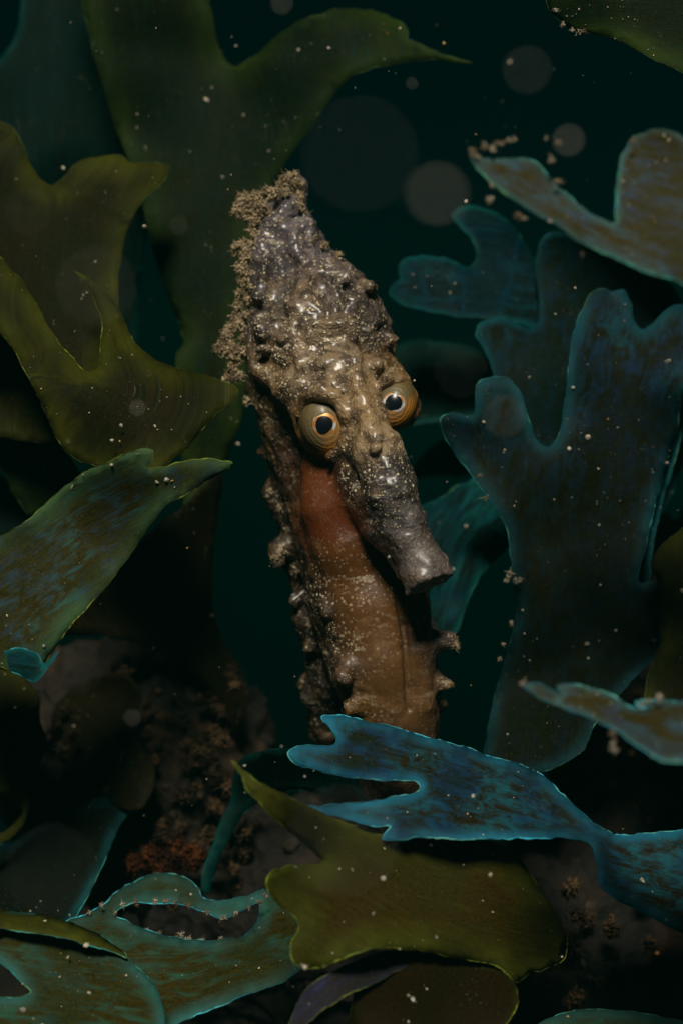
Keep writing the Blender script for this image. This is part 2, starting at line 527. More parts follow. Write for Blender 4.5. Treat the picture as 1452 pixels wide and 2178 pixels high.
# --- back layer
frond('dark teal frond in the upper corner behind the broad hanging frond',
      [(60, -160), (48, -20), (38, 60), (5, 120), (-60, 170), (-160, 260), (-160, 760), (60, 860), (200, 860), (270, 820), (296, 700), (302, 580), (312, 500),
       (330, 380), (320, 180), (280, 20), (250, -160)],
      [(0, 0, 8), (300, 100, 9), (0, 700, 7), (280, 700, 8.5)], [(150, -100), (140, 860)], M_DEEP, G_DTEAL, grains=50)
frond('broad dark green frond with a long spike pointing over the seahorse crown',
      [(150, -160), (172, -20), (190, 70), (216, 170), (246, 270), (268, 325), (290, 380), (312, 470), (332, 560), (365, 650), (391, 722), (376, 758),
       (372, 850), (385, 960), (392, 1080), (402, 1200), (432, 1190), (446, 1100), (470, 1010), (520, 860), (522, 700), (530, 560), (556, 440), (592, 372),
       (625, 322), (662, 268), (700, 214), (757, 158), (840, 137), (905, 126), (960, 131), (1003, 135), (950, 117), (900, 98), (866, 80), (869, 66), (858, 52),
       (815, 30), (770, 21), (725, 20), (670, 34), (612, 60), (570, 95), (530, 126), (500, 142), (478, 124), (462, 84), (450, 30), (441, -30), (430, -160)],
      [(300, -100, 5.8), (480, 150, 5.4), (1000, 135, 4.2), (760, 60, 4.8), (450, 500, 5.0), (450, 800, 4.7), (420, 1180, 4.8), (200, 100, 5.6)],
      [(330, -100), (420, 300), (440, 1200)], M_DARK, G_DIM, grains=120, grid=18)
frond('dim teal blade just behind the far eye of the seahorse',
      [(800, 760), (842, 735), (900, 724), (960, 730), (1020, 745), (1090, 780), (1110, 860), (1020, 885), (930, 897), (870, 902), (800, 880)],
      [(830, 800, 7.5), (1000, 740, 8), (1050, 870, 6.6)], [(1080, 820), (820, 810)], M_DEEP, G_DTEAL, grains=14)
frond('small blurred teal blade tip beside the seahorse snout base',
      [(820, 1000), (868, 1000), (895, 975), (930, 940), (960, 935), (975, 960), (1010, 985), (1040, 1010), (980, 1012), (900, 1016), (840, 1020)],
      [(850, 1000, 9), (930, 950, 8), (1020, 1000, 8.5)], [(1040, 1000), (840, 1010)], M_TEAL, G_DTEAL, grains=4)
frond('notched teal frond with cross bands, right of the seahorse head',
      [(828, 622), (836, 600), (852, 592), (846, 572), (862, 549), (900, 545), (955, 553), (998, 566), (1014, 545), (1004, 512), (978, 484), (960, 458),
       (992, 438), (1040, 446), (1082, 474), (1112, 512), (1142, 556), (1200, 600), (1240, 680), (1220, 760), (1140, 700), (1050, 681), (980, 675), (905, 661), (850, 645)],
      [(830, 620, 4.6), (1000, 450, 5.8), (1140, 620, 5.2), (1040, 680, 4.2), (900, 550, 5.0)], [(1150, 640), (1020, 600), (830, 610)], M_BAND, G_DTEAL, grains=16)
frond('teal streaked blade curving behind the tip of the seahorse snout',
      [(880, 1090), (930, 1062), (990, 1026), (1060, 1000), (1110, 1030), (1120, 1100), (1085, 1158), (1045, 1198), (1012, 1240), (990, 1290), (966, 1348),
       (932, 1358), (904, 1340), (912, 1270), (924, 1210), (905, 1150)],
      [(900, 1090, 5.6), (1080, 1040, 5.8), (1080, 1160, 4.2), (930, 1350, 3.0), (1000, 1200, 4.2)], [(1100, 1040), (1000, 1160), (930, 1350)], M_TEAL, G_TEAL, grains=10)
frond('tall dark blade with a squared prong, behind the two-lobed blue frond',
      [(1146, 640), (1138, 570), (1146, 520), (1168, 494), (1220, 500), (1300, 540), (1420, 600), (1480, 800), (1400, 1100), (1250, 1200), (1140, 1100), (1080, 980),
       (1066, 880), (1048, 800), (1034, 756), (1012, 712), (1020, 690), (1066, 674), (1102, 690), (1128, 700), (1146, 680)],
      [(1150, 520, 4.8), (1020, 700, 3.4), (1200, 900, 3.6), (1300, 1150, 3.4), (1400, 650, 4.8)], [(1250, 1200), (1180, 800), (1190, 480)], M_BLUEB, G_DTEAL, grains=60)
frond('dim grey-green blade peeking out behind the two-pronged olive frond',
      [(-160, 640), (10, 690), (60, 790), (110, 890), (150, 970), (180, 1040), (120, 1120), (70, 1100), (30, 1050), (0, 990), (-160, 900)],
      [(-50, 700, 3.2), (120, 950, 3.6), (40, 1050, 4)], [(-100, 700), (110, 1060)], M_DARK, G_DIM, grains=26)
frond('smooth teal blade wedged in at the frame edge above the torn blade',
      [(-140, 960), (-10, 1005), (40, 1050), (75, 1100), (60, 1150), (0, 1170), (-140, 1160)],
      [(-50, 1000, 4.5), (60, 1100, 5), (0, 1150, 4.7)], [(-140, 1000), (60, 1130)], M_DEEP, G_DTEAL, grains=6)
frond('thin dim blue blade arching behind the tip of the olive forked frond',
      [(492, 1690), (496, 1650), (512, 1617), (545, 1600), (590, 1594), (650, 1600), (720, 1640), (700, 1690), (640, 1680), (580, 1690), (530, 1720), (500, 1760),
       (470, 1820), (440, 1900), (428, 1890), (440, 1830), (462, 1770)],
      [(500, 1650, 2), (640, 1610, 1.2), (440, 1880, 1.6), (560, 1690, 2.6)], [(720, 1650), (540, 1640), (440, 1880)], M_DEEP, G_DTEAL, grains=10)
frond('dark brown-olive blade hanging at the frame edge below the torn blade',
      [(-160, 1380), (30, 1430), (82, 1478), (84, 1530), (98, 1580), (80, 1640), (60, 1686), (62, 1718), (44, 1760), (0, 1796), (-60, 1820), (-160, 1800)],
      [(0, 1430, 2.9), (80, 1560, 2.4), (20, 1780, 1.5)], [(-100, 1400), (20, 1800)], M_OLIVE, G_DIM, holes=[[(-60, 1685), (0, 1690), (38, 1700), (50, 1722), (34, 1750), (0, 1772), (-60, 1780)]], grains=16)
frond('grey-green blade with a long bright teal edge, low at the frame side',
      [(312, 1686), (290, 1710), (258, 1752), (230, 1815), (200, 1880), (165, 1945), (110, 2010), (-120, 2010), (-120, 1830), (30, 1790), (120, 1735), (230, 1692)],
      [(300, 1690, 3.4), (170, 1930, .6), (0, 1900, 1.8), (120, 1740, 3.0)], [(300, 1690), (120, 2000)], M_EDGE, G_TEAL, grains=34)
frond('dark blade under the curled olive frond, with a pale olive lip',
      [(742, 2300), (752, 2120), (762, 2046), (880, 2022), (1000, 2038), (1058, 2060), (1092, 2092), (1101, 2130), (1080, 2172), (1040, 2240), (960, 2300)],
      [(760, 2060, -3.9), (1090, 2090, -3.6), (900, 2250, -4.9), (1040, 2060, -3.7)], [(1000, 2040), (900, 2300)], M_BROWN, G_YEL, grains=26)
frond('violet-blue narrow blade emerging below the curled olive frond',
      [(596, 2300), (618, 2170), (650, 2105), (700, 2070), (770, 2040), (850, 2022), (900, 2020), (880, 2044), (800, 2088), (725, 2124), (655, 2178), (610, 2300)],
      [(620, 2200, -5.6), (700, 2060, -4.5), (880, 2030, -4.1), (740, 2100, -4.8)], [(890, 2030), (620, 2240)],
      frond_material('violet_blade', (.02, .02, .02), (.03, .02, .008), (.03, .04, .16), (.02, .05, .14), .55, 14, .4, (.05, .06, .14), 6), G_YEL, grains=14, mw=1.6)
frond('low teal-topped blade crossing the bottom frame edge at the corner',
      [(1100, 2300), (1130, 2190), (1180, 2160), (1250, 2146), (1330, 2150), (1460, 2172), (1600, 2200), (1600, 2320)],
      [(1150, 2180, -1.5), (1400, 2160, -.8), (1300, 2300, -2)], [(1600, 2260), (1100, 2260)], M_STREAK, G_TEAL, grains=14)

frond('near-black olive blade sagging behind the torn blade, over the rock',
      [(120, 1340), (230, 1240), (330, 1120), (400, 1070), (470, 1000), (462, 1110), (450, 1220), (462, 1330), (505, 1420), (522, 1500), (505, 1570), (470, 1500), (420, 1440), (340, 1390), (240, 1356)],
      [(200, 1300, 3.6), (470, 1020, 4.4), (510, 1540, 5.2), (380, 1300, 4.6)], [(470, 1000), (330, 1250), (480, 1560)], M_BLACK, None, grains=14)
frond('dim curled brown blade with tan fringe low behind the eaten blade',
      [(120, 1500), (180, 1450), (260, 1430), (300, 1470), (290, 1560), (330, 1640), (300, 1720), (220, 1700), (150, 1640), (110, 1570)],
      [(150, 1480, 5.0), (280, 1450, 4.2), (250, 1700, 3.6)], [(150, 1460), (260, 1720)], M_BLACK, None, grains=16, ruffle=.3)
frond('narrow dim blade running along the outer edge of the two-lobed frond',
      [(1500, 780), (1466, 850), (1452, 910), (1428, 1000), (1404, 1080), (1388, 1160), (1374, 1246), (1358, 1246), (1372, 1150), (1392, 1060), (1416, 980), (1436, 890), (1448, 820), (1480, 760)],
      [(1480, 780, 3.2), (1400, 1080, 2.8), (1365, 1240, 2.4)], [(1366, 1240), (1410, 1040), (1480, 790)], M_BLUEB, G_TEAL, grains=8)
# --- middle layer
frond('olive frond with a blunt pointed lobe reaching toward the broad hanging frond',
      [(-160, 200), (-20, 252), (28, 274), (50, 308), (66, 352), (90, 384), (114, 393), (138, 377), (156, 350), (182, 337), (225, 331), (258, 331), (276, 344),
       (320, 346), (363, 350), (357, 372), (334, 400), (310, 420), (290, 446), (268, 498), (256, 560), (250, 660), (230, 780), (180, 900), (100, 940), (-160, 840)],
      [(0, 260, 3.6), (360, 350, 2.9), (120, 400, 3.2), (240, 700, 2.3), (0, 800, 2.2)], [(100, 900), (120, 400), (200, 330)], M_OLIVE, G_DIM, grains=70, mw=2.0)
frond('two-pronged olive frond whose pointed side lobe reaches the algae beside the seahorse',
      [(-160, 450), (-30, 520), (0, 548), (40, 590), (76, 642), (108, 702), (150, 758), (188, 793), (206, 786), (214, 738), (217, 684), (205, 642), (184, 606),
       (157, 577), (196, 598), (230, 626), (256, 664), (276, 710), (310, 752), (352, 775), (415, 790), (462, 806), (505, 829), (500, 846), (456, 886), (420, 926),
       (384, 966), (330, 1000), (250, 1010), (200, 990), (150, 968), (122, 932), (108, 900), (84, 850), (50, 782), (14, 720), (-160, 590)],
      [(0, 560, .9), (160, 580, 1.1), (505, 830, -1.0), (150, 950, -.6), (330, 990, -1.2), (200, 800, .1), (350, 780, -.2)],
      [(150, 980), (260, 830), (200, 640)], M_OLIVE, G_YEL, grains=80, mw=1.9)
frond('two-lobed broad frond with blue sheen and a waisted stem, right of the seahorse',
      [(1162, 951), (1184, 932), (1196, 880), (1206, 800), (1216, 722), (1236, 660), (1258, 622), (1284, 614), (1304, 622), (1326, 617), (1341, 644), (1346, 682), (1362, 701),
       (1386, 690), (1418, 656), (1452, 645), (1560, 640), (1640, 720), (1560, 800), (1456, 836), (1440, 905), (1412, 1000), (1390, 1085), (1372, 1165), (1358, 1238),
       (1400, 1236), (1460, 1206), (1520, 1260), (1440, 1360), (1380, 1410), (1316, 1478), (1262, 1545), (1240, 1592), (1200, 1622), (1150, 1642), (1090, 1650), (1034, 1615),
       (1036, 1560), (1052, 1478), (1076, 1395), (1098, 1300), (1086, 1232), (1084, 1165), (1068, 1108), (1040, 1062), (1002, 1012), (970, 968), (942, 922), (937, 890), (962, 880),
       (1004, 886), (1010, 850), (1014, 816), (1040, 803), (1080, 805), (1104, 830), (1120, 880), (1140, 934)],
      [(1290, 620, 2.2), (1450, 650, 2.4), (1180, 1000, 1.5), (940, 890, 1.4), (1060, 810, 1.7), (1220, 1200, 1.5), (1040, 1600, .9), (1200, 1610, -.4), (1180, 1420, 1.7), (1420, 1300, 1.4), (1400, 1000, 2.2)],
      [(1150, 1640), (1220, 1200), (1230, 900), (1290, 640)], M_BLUEG, G_TEAL, grains=190, mw=1.9, grid=18)
frond('brown-olive frond with a rounded knob at the frame edge, above the forked tip',
      [(1640, 1080), (1500, 1100), (1452, 1122), (1420, 1146), (1391, 1180), (1385, 1202), (1397, 1236), (1402, 1300), (1398, 1380), (1376, 1450), (1372, 1520), (1440, 1580), (1640, 1580)],
      [(1450, 1120, .7), (1390, 1200, .4), (1380, 1500, -.5), (1600, 1300, 0)], [(1420, 1560), (1440, 1150)], M_OLIVE, G_DIM, grains=26)

# --- near layer
torn = frond('olive blade with blue sheen, notched tip and torn lower end, at the frame side',
      [(-160, 1190), (0, 1142), (50, 1112), (100, 1070), (150, 1026), (205, 994), (260, 970), (308, 953), (325, 957), (324, 978), (315, 995), (342, 993), (400, 979),
       (452, 975), (470, 979), (495, 985), (466, 1008), (404, 1046), (356, 1076), (312, 1128), (270, 1190), (216, 1260), (160, 1322), (136, 1350), (124, 1372),
       (98, 1408), (74, 1448), (48, 1438), (18, 1424), (-20, 1412), (-160, 1370)],
      [(0, 1150, -1.4), (320, 960, -2.4), (495, 985, -3.2), (310, 1130, -1.8), (130, 1360, -2.4), (0, 1400, -2.9), (100, 1200, -1.6)],
      [(-60, 1330), (200, 1130), (490, 985)], M_MIX, G_YEL, grains=60, mw=2.0)
curl_ = frond('', [(-160, 1352), (0, 1388), (40, 1380), (82, 1392), (94, 1412), (122, 1386), (110, 1410), (76, 1450), (40, 1436), (0, 1421), (-160, 1382)],
      [(0, 1390, -3.0), (80, 1440, -3.3), (120, 1390, -3.2)], [(-100, 1380), (120, 1420)], M_TEAL, G_CYAN, grains=4, name='torn_edge_flap', parent=torn, seed=5)
back_l = frond('large streaked green blade sweeping along the bottom with an eaten hole',
      [(100, 2010), (132, 1965), (172, 1950), (216, 1926), (252, 1894), (300, 1868), (350, 1857), (396, 1868), (420, 1890), (434, 1912), (505, 1910), (560, 1896),
       (620, 1905), (690, 1960), (700, 2030), (640, 2062), (596, 2092), (540, 2112), (480, 2136), (400, 2168), (300, 2210), (160, 2220), (90, 2100)],
      [(130, 1980, -.6), (350, 1860, 1.0), (620, 1910, .4), (640, 2060, -2.0), (400, 2165, -3.0), (400, 2000, -.8), (150, 2200, -3.0)],
      [(120, 2080), (400, 2080), (690, 2000)], M_STREAK, G_CYAN, grains=80, mw=2.6,
      holes=[[(244, 1946), (270, 1926), (330, 1921), (395, 1926), (440, 1942), (475, 1954), (515, 1938), (553, 1920), (546, 1960), (526, 1988), (470, 1998), (400, 1998), (335, 1986), (282, 1966)]])
frond('streaked green blade with rolled upper lip in the bottom corner, notched at the frame edge',
      [(-160, 1935), (-10, 1938), (60, 1943), (130, 1958), (190, 1979), (232, 2004), (280, 2046), (330, 2100), (350, 2160), (330, 2300), (-160, 2300), (-160, 2122), (0, 2121),
       (50, 2118), (66, 2108), (48, 2090), (22, 2066), (-10, 2046), (-160, 2040)],
      [(0, 1940, -2.2), (230, 2004, -2.2), (60, 2110, -3.6), (200, 2250, -5.0), (340, 2150, -3.8)], [(-100, 2060), (350, 2120)], M_STREAK, G_TEAL, grains=50, mw=2.4)
rolled = frond('thin rolled olive blade lying along the upper lip of the corner blade',
      [(-160, 1930), (0, 1936), (60, 1942), (130, 1957), (192, 1978), (236, 2006), (270, 2036), (225, 2022), (150, 2000), (70, 1984), (0, 1976), (-160, 1970)],
      [(0, 1940, -2.7), (230, 2006, -2.6), (100, 1990, -3.1)], [(-100, 1950), (260, 2030)], M_OLIVE2, G_TEAL, grains=8, mw=2.2)
frond('bright blue forked frond lying across the foot of the seahorse',
      [(683, 1524), (722, 1520), (762, 1530), (850, 1551), (940, 1576), (1030, 1604), (1100, 1626), (1150, 1649), (1188, 1682), (1230, 1722), (1272, 1757), (1312, 1776), (1370, 1772),
       (1452, 1766), (1640, 1760), (1640, 2040), (1452, 1986), (1400, 1960), (1350, 1934), (1300, 1906), (1275, 1884), (1268, 1840), (1262, 1806), (1246, 1789), (1200, 1781),
       (1120, 1784), (1060, 1784), (1000, 1786), (940, 1783), (900, 1780), (858, 1785), (814, 1783), (818, 1774), (831, 1758), (798, 1757), (740, 1746), (690, 1731), (640, 1715),
       (704, 1712), (770, 1706), (832, 1696), (874, 1690), (893, 1678), (886, 1665), (860, 1660), (798, 1658), (720, 1648), (662, 1636), (626, 1622), (611, 1601), (630, 1588),
       (680, 1585), (710, 1583), (718, 1571), (702, 1550)],
      [(690, 1530, -1.2), (620, 1605, -2.4), (640, 1715, -3.0), (900, 1570, -1.0), (900, 1780, -3.9), (1150, 1650, -1.0), (1230, 1780, -3.6), (1270, 1860, -4.2), (1450, 1770, -1.4), (1450, 1980, -3.4)],
      [(1640, 1880), (1320, 1800), (1100, 1720), (650, 1600)], M_BLUE, G_CYAN, grains=90, mw=3.0)
frond('large curled olive frond with a sharp tip, in front at the bottom',
      [(493, 1618), (522, 1642), (560, 1670), (612, 1693), (655, 1714), (720, 1745), (800, 1774), (900, 1786), (1040, 1790), (1090, 1812), (1122, 1852), (1152, 1900), (1186, 1950),
       (1204, 2000), (1196, 2042), (1160, 2062), (1125, 2070), (1098, 2092), (1060, 2057), (1000, 2043), (930, 2029), (870, 2020), (806, 2017), (760, 2026), (702, 2050), (655, 2060),
       (622, 2044), (618, 2012), (634, 1978), (633, 1956), (602, 1932), (576, 1906), (567, 1880), (576, 1855), (602, 1845), (642, 1839), (685, 1835), (668, 1814), (620, 1770),
       (575, 1734), (538, 1692), (520, 1668), (514, 1648)],
      [(493, 1618, -5.6), (650, 1715, -5.0), (850, 1790, -3.55), (1050, 1800, -3.3), (1200, 2000, -.2), (1150, 1900, -1.9), (1090, 2080, -3.4), (800, 2020, -4.9), (630, 2050, -5.6), (570, 1880, -5.2), (800, 1900, -4.1)],
      [(1200, 2000), (900, 1900), (500, 1640)], M_OLIVE2, G_YEL, grains=70, mw=2.6)
frond('blurred violet-olive frond with a beaded tip, high at the frame side',
      [(999, 328), (1050, 339), (1100, 335), (1140, 345), (1164, 374), (1182, 392), (1230, 434), (1280, 468), (1304, 474), (1309, 440), (1312, 380), (1322, 330), (1346, 294),
       (1390, 275), (1430, 280), (1480, 310), (1640, 360), (1640, 700), (1452, 604), (1380, 580), (1300, 546), (1230, 511), (1150, 462), (1100, 430), (1040, 386), (1008, 352)],
      [(1000, 330, -7.2), (1300, 500, -7.8), (1400, 280, -6.6), (1450, 600, -8.6)], [(1640, 560), (1300, 480), (1000, 330)], M_VIOLET, G_TEAL, grains=70, mw=2.8)
frond('dark green blade hanging in from the top frame corner',
      [(1140, -160), (1158, -20), (1166, 16), (1190, 46), (1240, 70), (1300, 82), (1350, 106), (1400, 131), (1452, 156), (1640, 230), (1640, -160)],
      [(1160, 0, -.2), (1450, 150, -1.2), (1400, -100, -1)], [(1640, 0), (1160, 0)], M_DARK, G_DIM, grains=70, mw=2.2)
frond('blurred blue-edged forked tip floating close in front at the frame side',
      [(1110, 1456), (1132, 1453), (1168, 1465), (1196, 1479), (1183, 1460), (1204, 1453), (1250, 1461), (1300, 1481), (1336, 1502), (1374, 1508), (1350, 1492), (1400, 1490),
       (1452, 1492), (1640, 1480), (1640, 1680), (1452, 1622), (1398, 1616), (1360, 1590), (1310, 1556), (1250, 1527), (1180, 1501), (1140, 1481)],
      [(1110, 1456, -7.6), (1300, 1480, -7.8), (1300, 1550, -8.6), (1450, 1500, -8.0), (1450, 1620, -9.4)], [(1640, 1580), (1110, 1456)], M_VIOLET, G_CYAN, grains=30, mw=2.6)


# ------------------------------------------------------------------ the seahorse: one continuous skin grown from a distance field
H = 0.05
LO = np.array([-3.2, -5.8, -8.2]); HI = np.array([3.2, 5.6, 7.9])
DIM = np.ceil((HI - LO) / H).astype(int)
FIELD = np.full(DIM, 1.0, dtype=np.float32)


def _box(pts, rad, pad=.75):
    a = np.min(pts, 0) - rad - pad; b = np.max(pts, 0) + rad + pad
    i0 = np.clip(((a - LO) / H).astype(int), 0, DIM - 1); i1 = np.clip(((b - LO) / H).astype(int) + 2, 1, DIM)
    if (i1 <= i0).any(): return None
    sl = tuple(slice(p, q) for p, q in zip(i0, i1))
    g = np.meshgrid(*[(np.arange(p, q) * H + o).astype(np.float32) for p, q, o in zip(i0, i1, LO)], indexing='ij')
    return sl, np.stack(g, -1)


def _cone(P, a, b, ra, rb):
    ba = b - a; L2 = float(ba @ ba) + 1e-9
    t = np.clip(((P - a) @ ba) / L2, 0, 1)
    return np.linalg.norm(P - a - t[..., None] * ba, axis=-1) - (ra + (rb - ra) * t)


def _smin(a, b, k):
    h = np.clip(k - np.abs(a - b), 0, None) / k
    return np.minimum(a, b) - h * h * k * .25


def chain(pts, k=.35, sub=False):
    """pts: (px, py, depth, radius px) joined by round cones"""
    W = [(np.array(at(x, y, d), dtype=np.float32), r * U) for x, y, d, r in pts]
    if len(W) == 1: W = W * 2
    for (a, ra), (b, rb) in zip(W[:-1], W[1:]):
        r = _box(np.array([a, b]), max(ra, rb))
        if r is None: continue
        sl, P = r
        d = _cone(P, a, b, ra, rb).astype(np.float32)
        FIELD[sl] = -_smin(-FIELD[sl], d, k) if sub else _smin(FIELD[sl], d, k)


# head: crown, skull, brow, snout
chain([(622, 452, 1.7, 34), (632, 520, 1.5, 46), (648, 590, 1.3, 74)], .4)
chain([(650, 600, 1.5, 78), (672, 690, 1.3, 138), (682, 745, 1.2, 150), (690, 800, 1.0, 132)], .5)
chain([(590, 830, 1.6, 62), (625, 900, 1.5, 62), (650, 960, 1.6, 66)], .5)
chain([(700, 760, .1, 70), (738, 812, -.45, 54), (768, 862, -.85, 36), (788, 910, -1.1, 36), (802, 962, -1.4, 46)], .3)
chain([(802, 960, -1.4, 50), (828, 1040, -1.6, 51), (862, 1128, -1.72, 46), (893, 1192, -1.82, 39), (905, 1222, -1.86, 41), (914, 1250, -1.92, 51)], .25)
chain([(772, 985, -.75, 40), (800, 1060, -1.1, 36), (828, 1140, -1.3, 28), (862, 1215, -1.45, 20)], .3)
chain([(758, 955, -.5, 58), (772, 1030, -.6, 46), (800, 1110, -.9, 36)], .4)
# mouth: the snout ends in a blunt lip with a shallow opening
mouth_a, mouth_b = np.array(at(905, 1220, -1.9)), np.array(at(930, 1262, -2.3))
r_ = _box(np.array([mouth_a, mouth_b]), .9)
if r_ is not None:
    sl, P = r_
    ax_ = np.array(at(924, 1246, -2.2)) - np.array(at(838, 1060, -1.75)); ax_ /= np.linalg.norm(ax_)
    cut = ((P - np.array(at(912, 1243, -1.95))) @ ax_.astype(np.float32)).astype(np.float32)
    FIELD[sl] = -_smin(-FIELD[sl], -cut, .06)
chain([(921, 1270, -2.2, 24), (918, 1260, -2.1, 20)], .12, sub=True)

chain([(578, 500, 1.5, 34), (568, 545, 1.35, 38), (560, 590, 1.3, 34)], .35)
# crown knobs
for p in [(600, 418, 1.6, 24), (628, 400, 1.8, 26), (570, 440, 1.7, 26), (648, 470, 1.4, 16), (585, 470, 1.2, 20), (615, 440, 1.3, 20)]: chain([p], .25)
# ridges of the head, and the hollows between them
chain([(628, 500, .95, 16), (636, 560, .62, 16), (640, 620, .22, 20), (640, 665, -.1, 20), (660, 715, -.42, 14)], .14)
chain([(690, 545, .95, 18), (735, 590, .5, 15), (785, 612, .6, 17)], .12)
chain([(735, 585, .55, 16), (768, 650, .2, 16), (802, 720, .4, 15), (828, 780, .7, 16)], .14)
chain([(575, 560, .75, 18), (552, 640, .55, 18), (560, 700, .1, 17), (600, 720, -.25, 12)], .14)
chain([(540, 720, .8, 22), (560, 790, .35, 22), (606, 826, -.1, 20), (640, 812, -.42, 15)], .15)
chain([(650, 785, -.48, 15), (700, 770, -.74, 15), (752, 775, -.78, 14), (796, 790, -.5, 17)], .12)
chain([(622, 690, -.25, 11), (632, 730, -.34, 9), (638, 770, -.4, 10)], .1)
chain([(640, 655, -.12, 13), (700, 668, -.2, 11), (752, 650, .02, 12)], .12)
chain([(560, 640, .35, 13), (612, 640, .12, 12)], .1)
chain([(772, 792, -.55, 20), (806, 782, -.3, 18), (838, 792, .1, 16)], .15)
chain([(755, 790, -.98, 15), (775, 860, -1.3, 14), (795, 930, -1.8, 20)], .15)
chain([(730, 800, -.8, 12), (748, 850, -1.05, 10), (768, 900, -1.3, 10)], .1)
for y_ in (688, 706, 724, 742, 758): chain([(655 + (y_ - 680) * .1, y_, -.40, 7), (700, y_ + 4, -.55, 8), (756, y_ - 3, -.42, 7)], .05)
for y_ in (690, 715, 742): chain([(566, y_ + 6, .1, 7), (612, y_, -.18, 7)], .06)
for p in [(786, 610, .3, 16), (742, 572, .45, 13), (612, 640, -.02, 15), (652, 632, -.1, 15), (548, 688, .15, 15), (614, 798, -.28, 13), (800, 775, -.66, 15), (832, 725, .4, 13),
          (700, 560, .62, 14), (590, 600, .32, 13), (797, 950, -2.05, 15), (690, 690, -.4, 9), (730, 700, -.36, 9), (560, 745, -.05, 13), (610, 520, .95, 13), (655, 535, .85, 13),
          (640, 480, 1.2, 11), (605, 490, 1.15, 11), (580, 660, .1, 10), (712, 600, .28, 10), (770, 720, .05, 11), (800, 660, .5, 11), (590, 780, -.05, 11), (655, 745, -.48, 9)]:
    chain([p], .1)
for h in [[(598, 560, .5, 34), (592, 622, .12, 34)], [(686, 600, .1, 32), (712, 640, -.18, 30)], [(760, 690, -.28, 24), (790, 745, -.15, 24)], [(600, 672, -.28, 18), (596, 690, -.3, 14)], [(545, 660, .45, 14)], [(690, 520, 1.0, 18)], [(740, 620, .25, 16)],
          [(590, 800, -.25, 14), (560, 765, .0, 12)], [(655, 500, .92, 14)], [(590, 520, .9, 16)], [(640, 700, -.5, 9), (646, 765, -.62, 9)], [(815, 830, -.3, 12)], [(812, 700, .25, 12)]]:
    chain(h, .14, sub=True)
# eye sockets and lids
chain([(652, 836, -.25, 46), (692, 902, -.30, 67)], .3)
chain([(826, 806, .0, 36), (841, 862, -.2, 51)], .25)
for q in ([(638, 880, -.72, 11), (652, 846, -.95, 12), (682, 832, -1.12, 13), (714, 844, -1.2, 12), (736, 880, -1.22, 11), (744, 920, -1.12, 11), (732, 955, -1.0, 10), (700, 972, -.9, 9)],
          [(802, 822, -.8, 7), (822, 806, -.85, 8), (848, 806, -.75, 8), (870, 824, -.6, 8), (882, 850, -.55, 7)]):
    chain(q, .12)
# gill cover and trunk
chain([(690, 1000, .25, 52), (712, 1080, -.05, 66), (738, 1160, -.05, 66), (756, 1220, .25, 66)], .35)
chain([(650, 930, 1.7, 74), (690, 1030, 1.3, 76), (722, 1130, 1.0, 88), (770, 1280, .95, 104), (806, 1400, .95, 104), (836, 1520, 1.3, 84), (856, 1640, 1.9, 74), (880, 1800, 2.6, 62)], .5)
chain([(600, 930, 2.4, 44), (622, 1060, 2.4, 44), (650, 1180, 2.2, 46), (680, 1320, 2.1, 48), (706, 1430, 2.2, 44), (700, 1540, 2.9, 50)], .4)
# belly: two soft halves with the slit between them
chain([(748, 1150, .38, 72), (792, 1290, .35, 90), (814, 1400, .4, 92), (834, 1520, .6, 80), (852, 1660, 1.2, 74)], .5)
chain([(886, 1260, -.12, 26), (894, 1380, -.12, 27), (892, 1500, .1, 25), (892, 1650, .8, 24)], .2)

# trunk rings
for y0, xl, xr, dl in [(1215, 650, 880, 1.2), (1330, 690, 905, 1.1), (1440, 722, 918, 1.1)]:
    chain([(xl, y0 - 10, dl + .3, 16), (xl + 50, y0 + 8, .25, 14), (xl + 95, y0 + 14, -.22, 8)], .3)
    chain([(xr - 20, y0 + 10, .2, 10), (xr + 5, y0 + 8, .8, 16)], .25)
for y0, xl in [(960, 590), (1030, 605), (1100, 622), (1170, 640), (1270, 664), (1380, 694)]:
    chain([(xl, y0, 2.1, 20), (xl + 50, y0 + 8, 1.3, 16)], .25)
# spines with their blunt, bent tips
SPINES = [[(640, 1150, 1.9, 26), (608, 1160, 1.7, 22), (588, 1176, 1.6, 20), (590, 1194, 1.5, 17)],
          [(660, 1270, 1.8, 20), (638, 1272, 1.7, 13), (625, 1283, 1.6, 9)],
          [(690, 1360, 1.8, 22), (664, 1370, 1.6, 13), (650, 1384, 1.5, 9)],
          [(748, 1392, .15, 28), (734, 1420, -.35, 18), (728, 1440, -.6, 12), (738, 1447, -.66, 9)],
          [(712, 1275, .35, 24), (700, 1290, -.1, 14), (697, 1303, -.2, 9)],
          [(790, 1475, .4, 32), (762, 1496, -.1, 21), (744, 1516, -.25, 12)],
          [(905, 1368, .3, 30), (934, 1364, .05, 19), (954, 1360, -.05, 14), (965, 1370, -.1, 9)],
          [(905, 1448, .5, 26), (932, 1453, .3, 17), (950, 1456, .2, 11)],
          [(900, 1498, 1.5, 20), (930, 1498, 1.4, 13), (946, 1500, 1.4, 9)],
          [(690, 1450, 2.6, 24), (658, 1450, 2.6, 14), (634, 1462, 2.6, 8)],
          [(700, 1480, 2.4, 26), (668, 1476, 2.3, 16), (652, 1484, 2.3, 10)],
          [(600, 960, 2.3, 20), (578, 966, 2.2, 12), (562, 962, 2.2, 10)],
          [(606, 1050, 2.3, 20), (586, 1052, 2.2, 12), (572, 1048, 2.2, 9)]]
for s in SPINES: chain(s, .2)
# the slit down the belly, cut where the skin is


def front(px, py, d0=-1.2, d1=2.5):
    for d in np.arange(d0, d1, .04):
        i = np.round((np.array(at(px, py, d)) - LO) / H).astype(int)
        if FIELD[tuple(i)] < 0: return d
    return d1


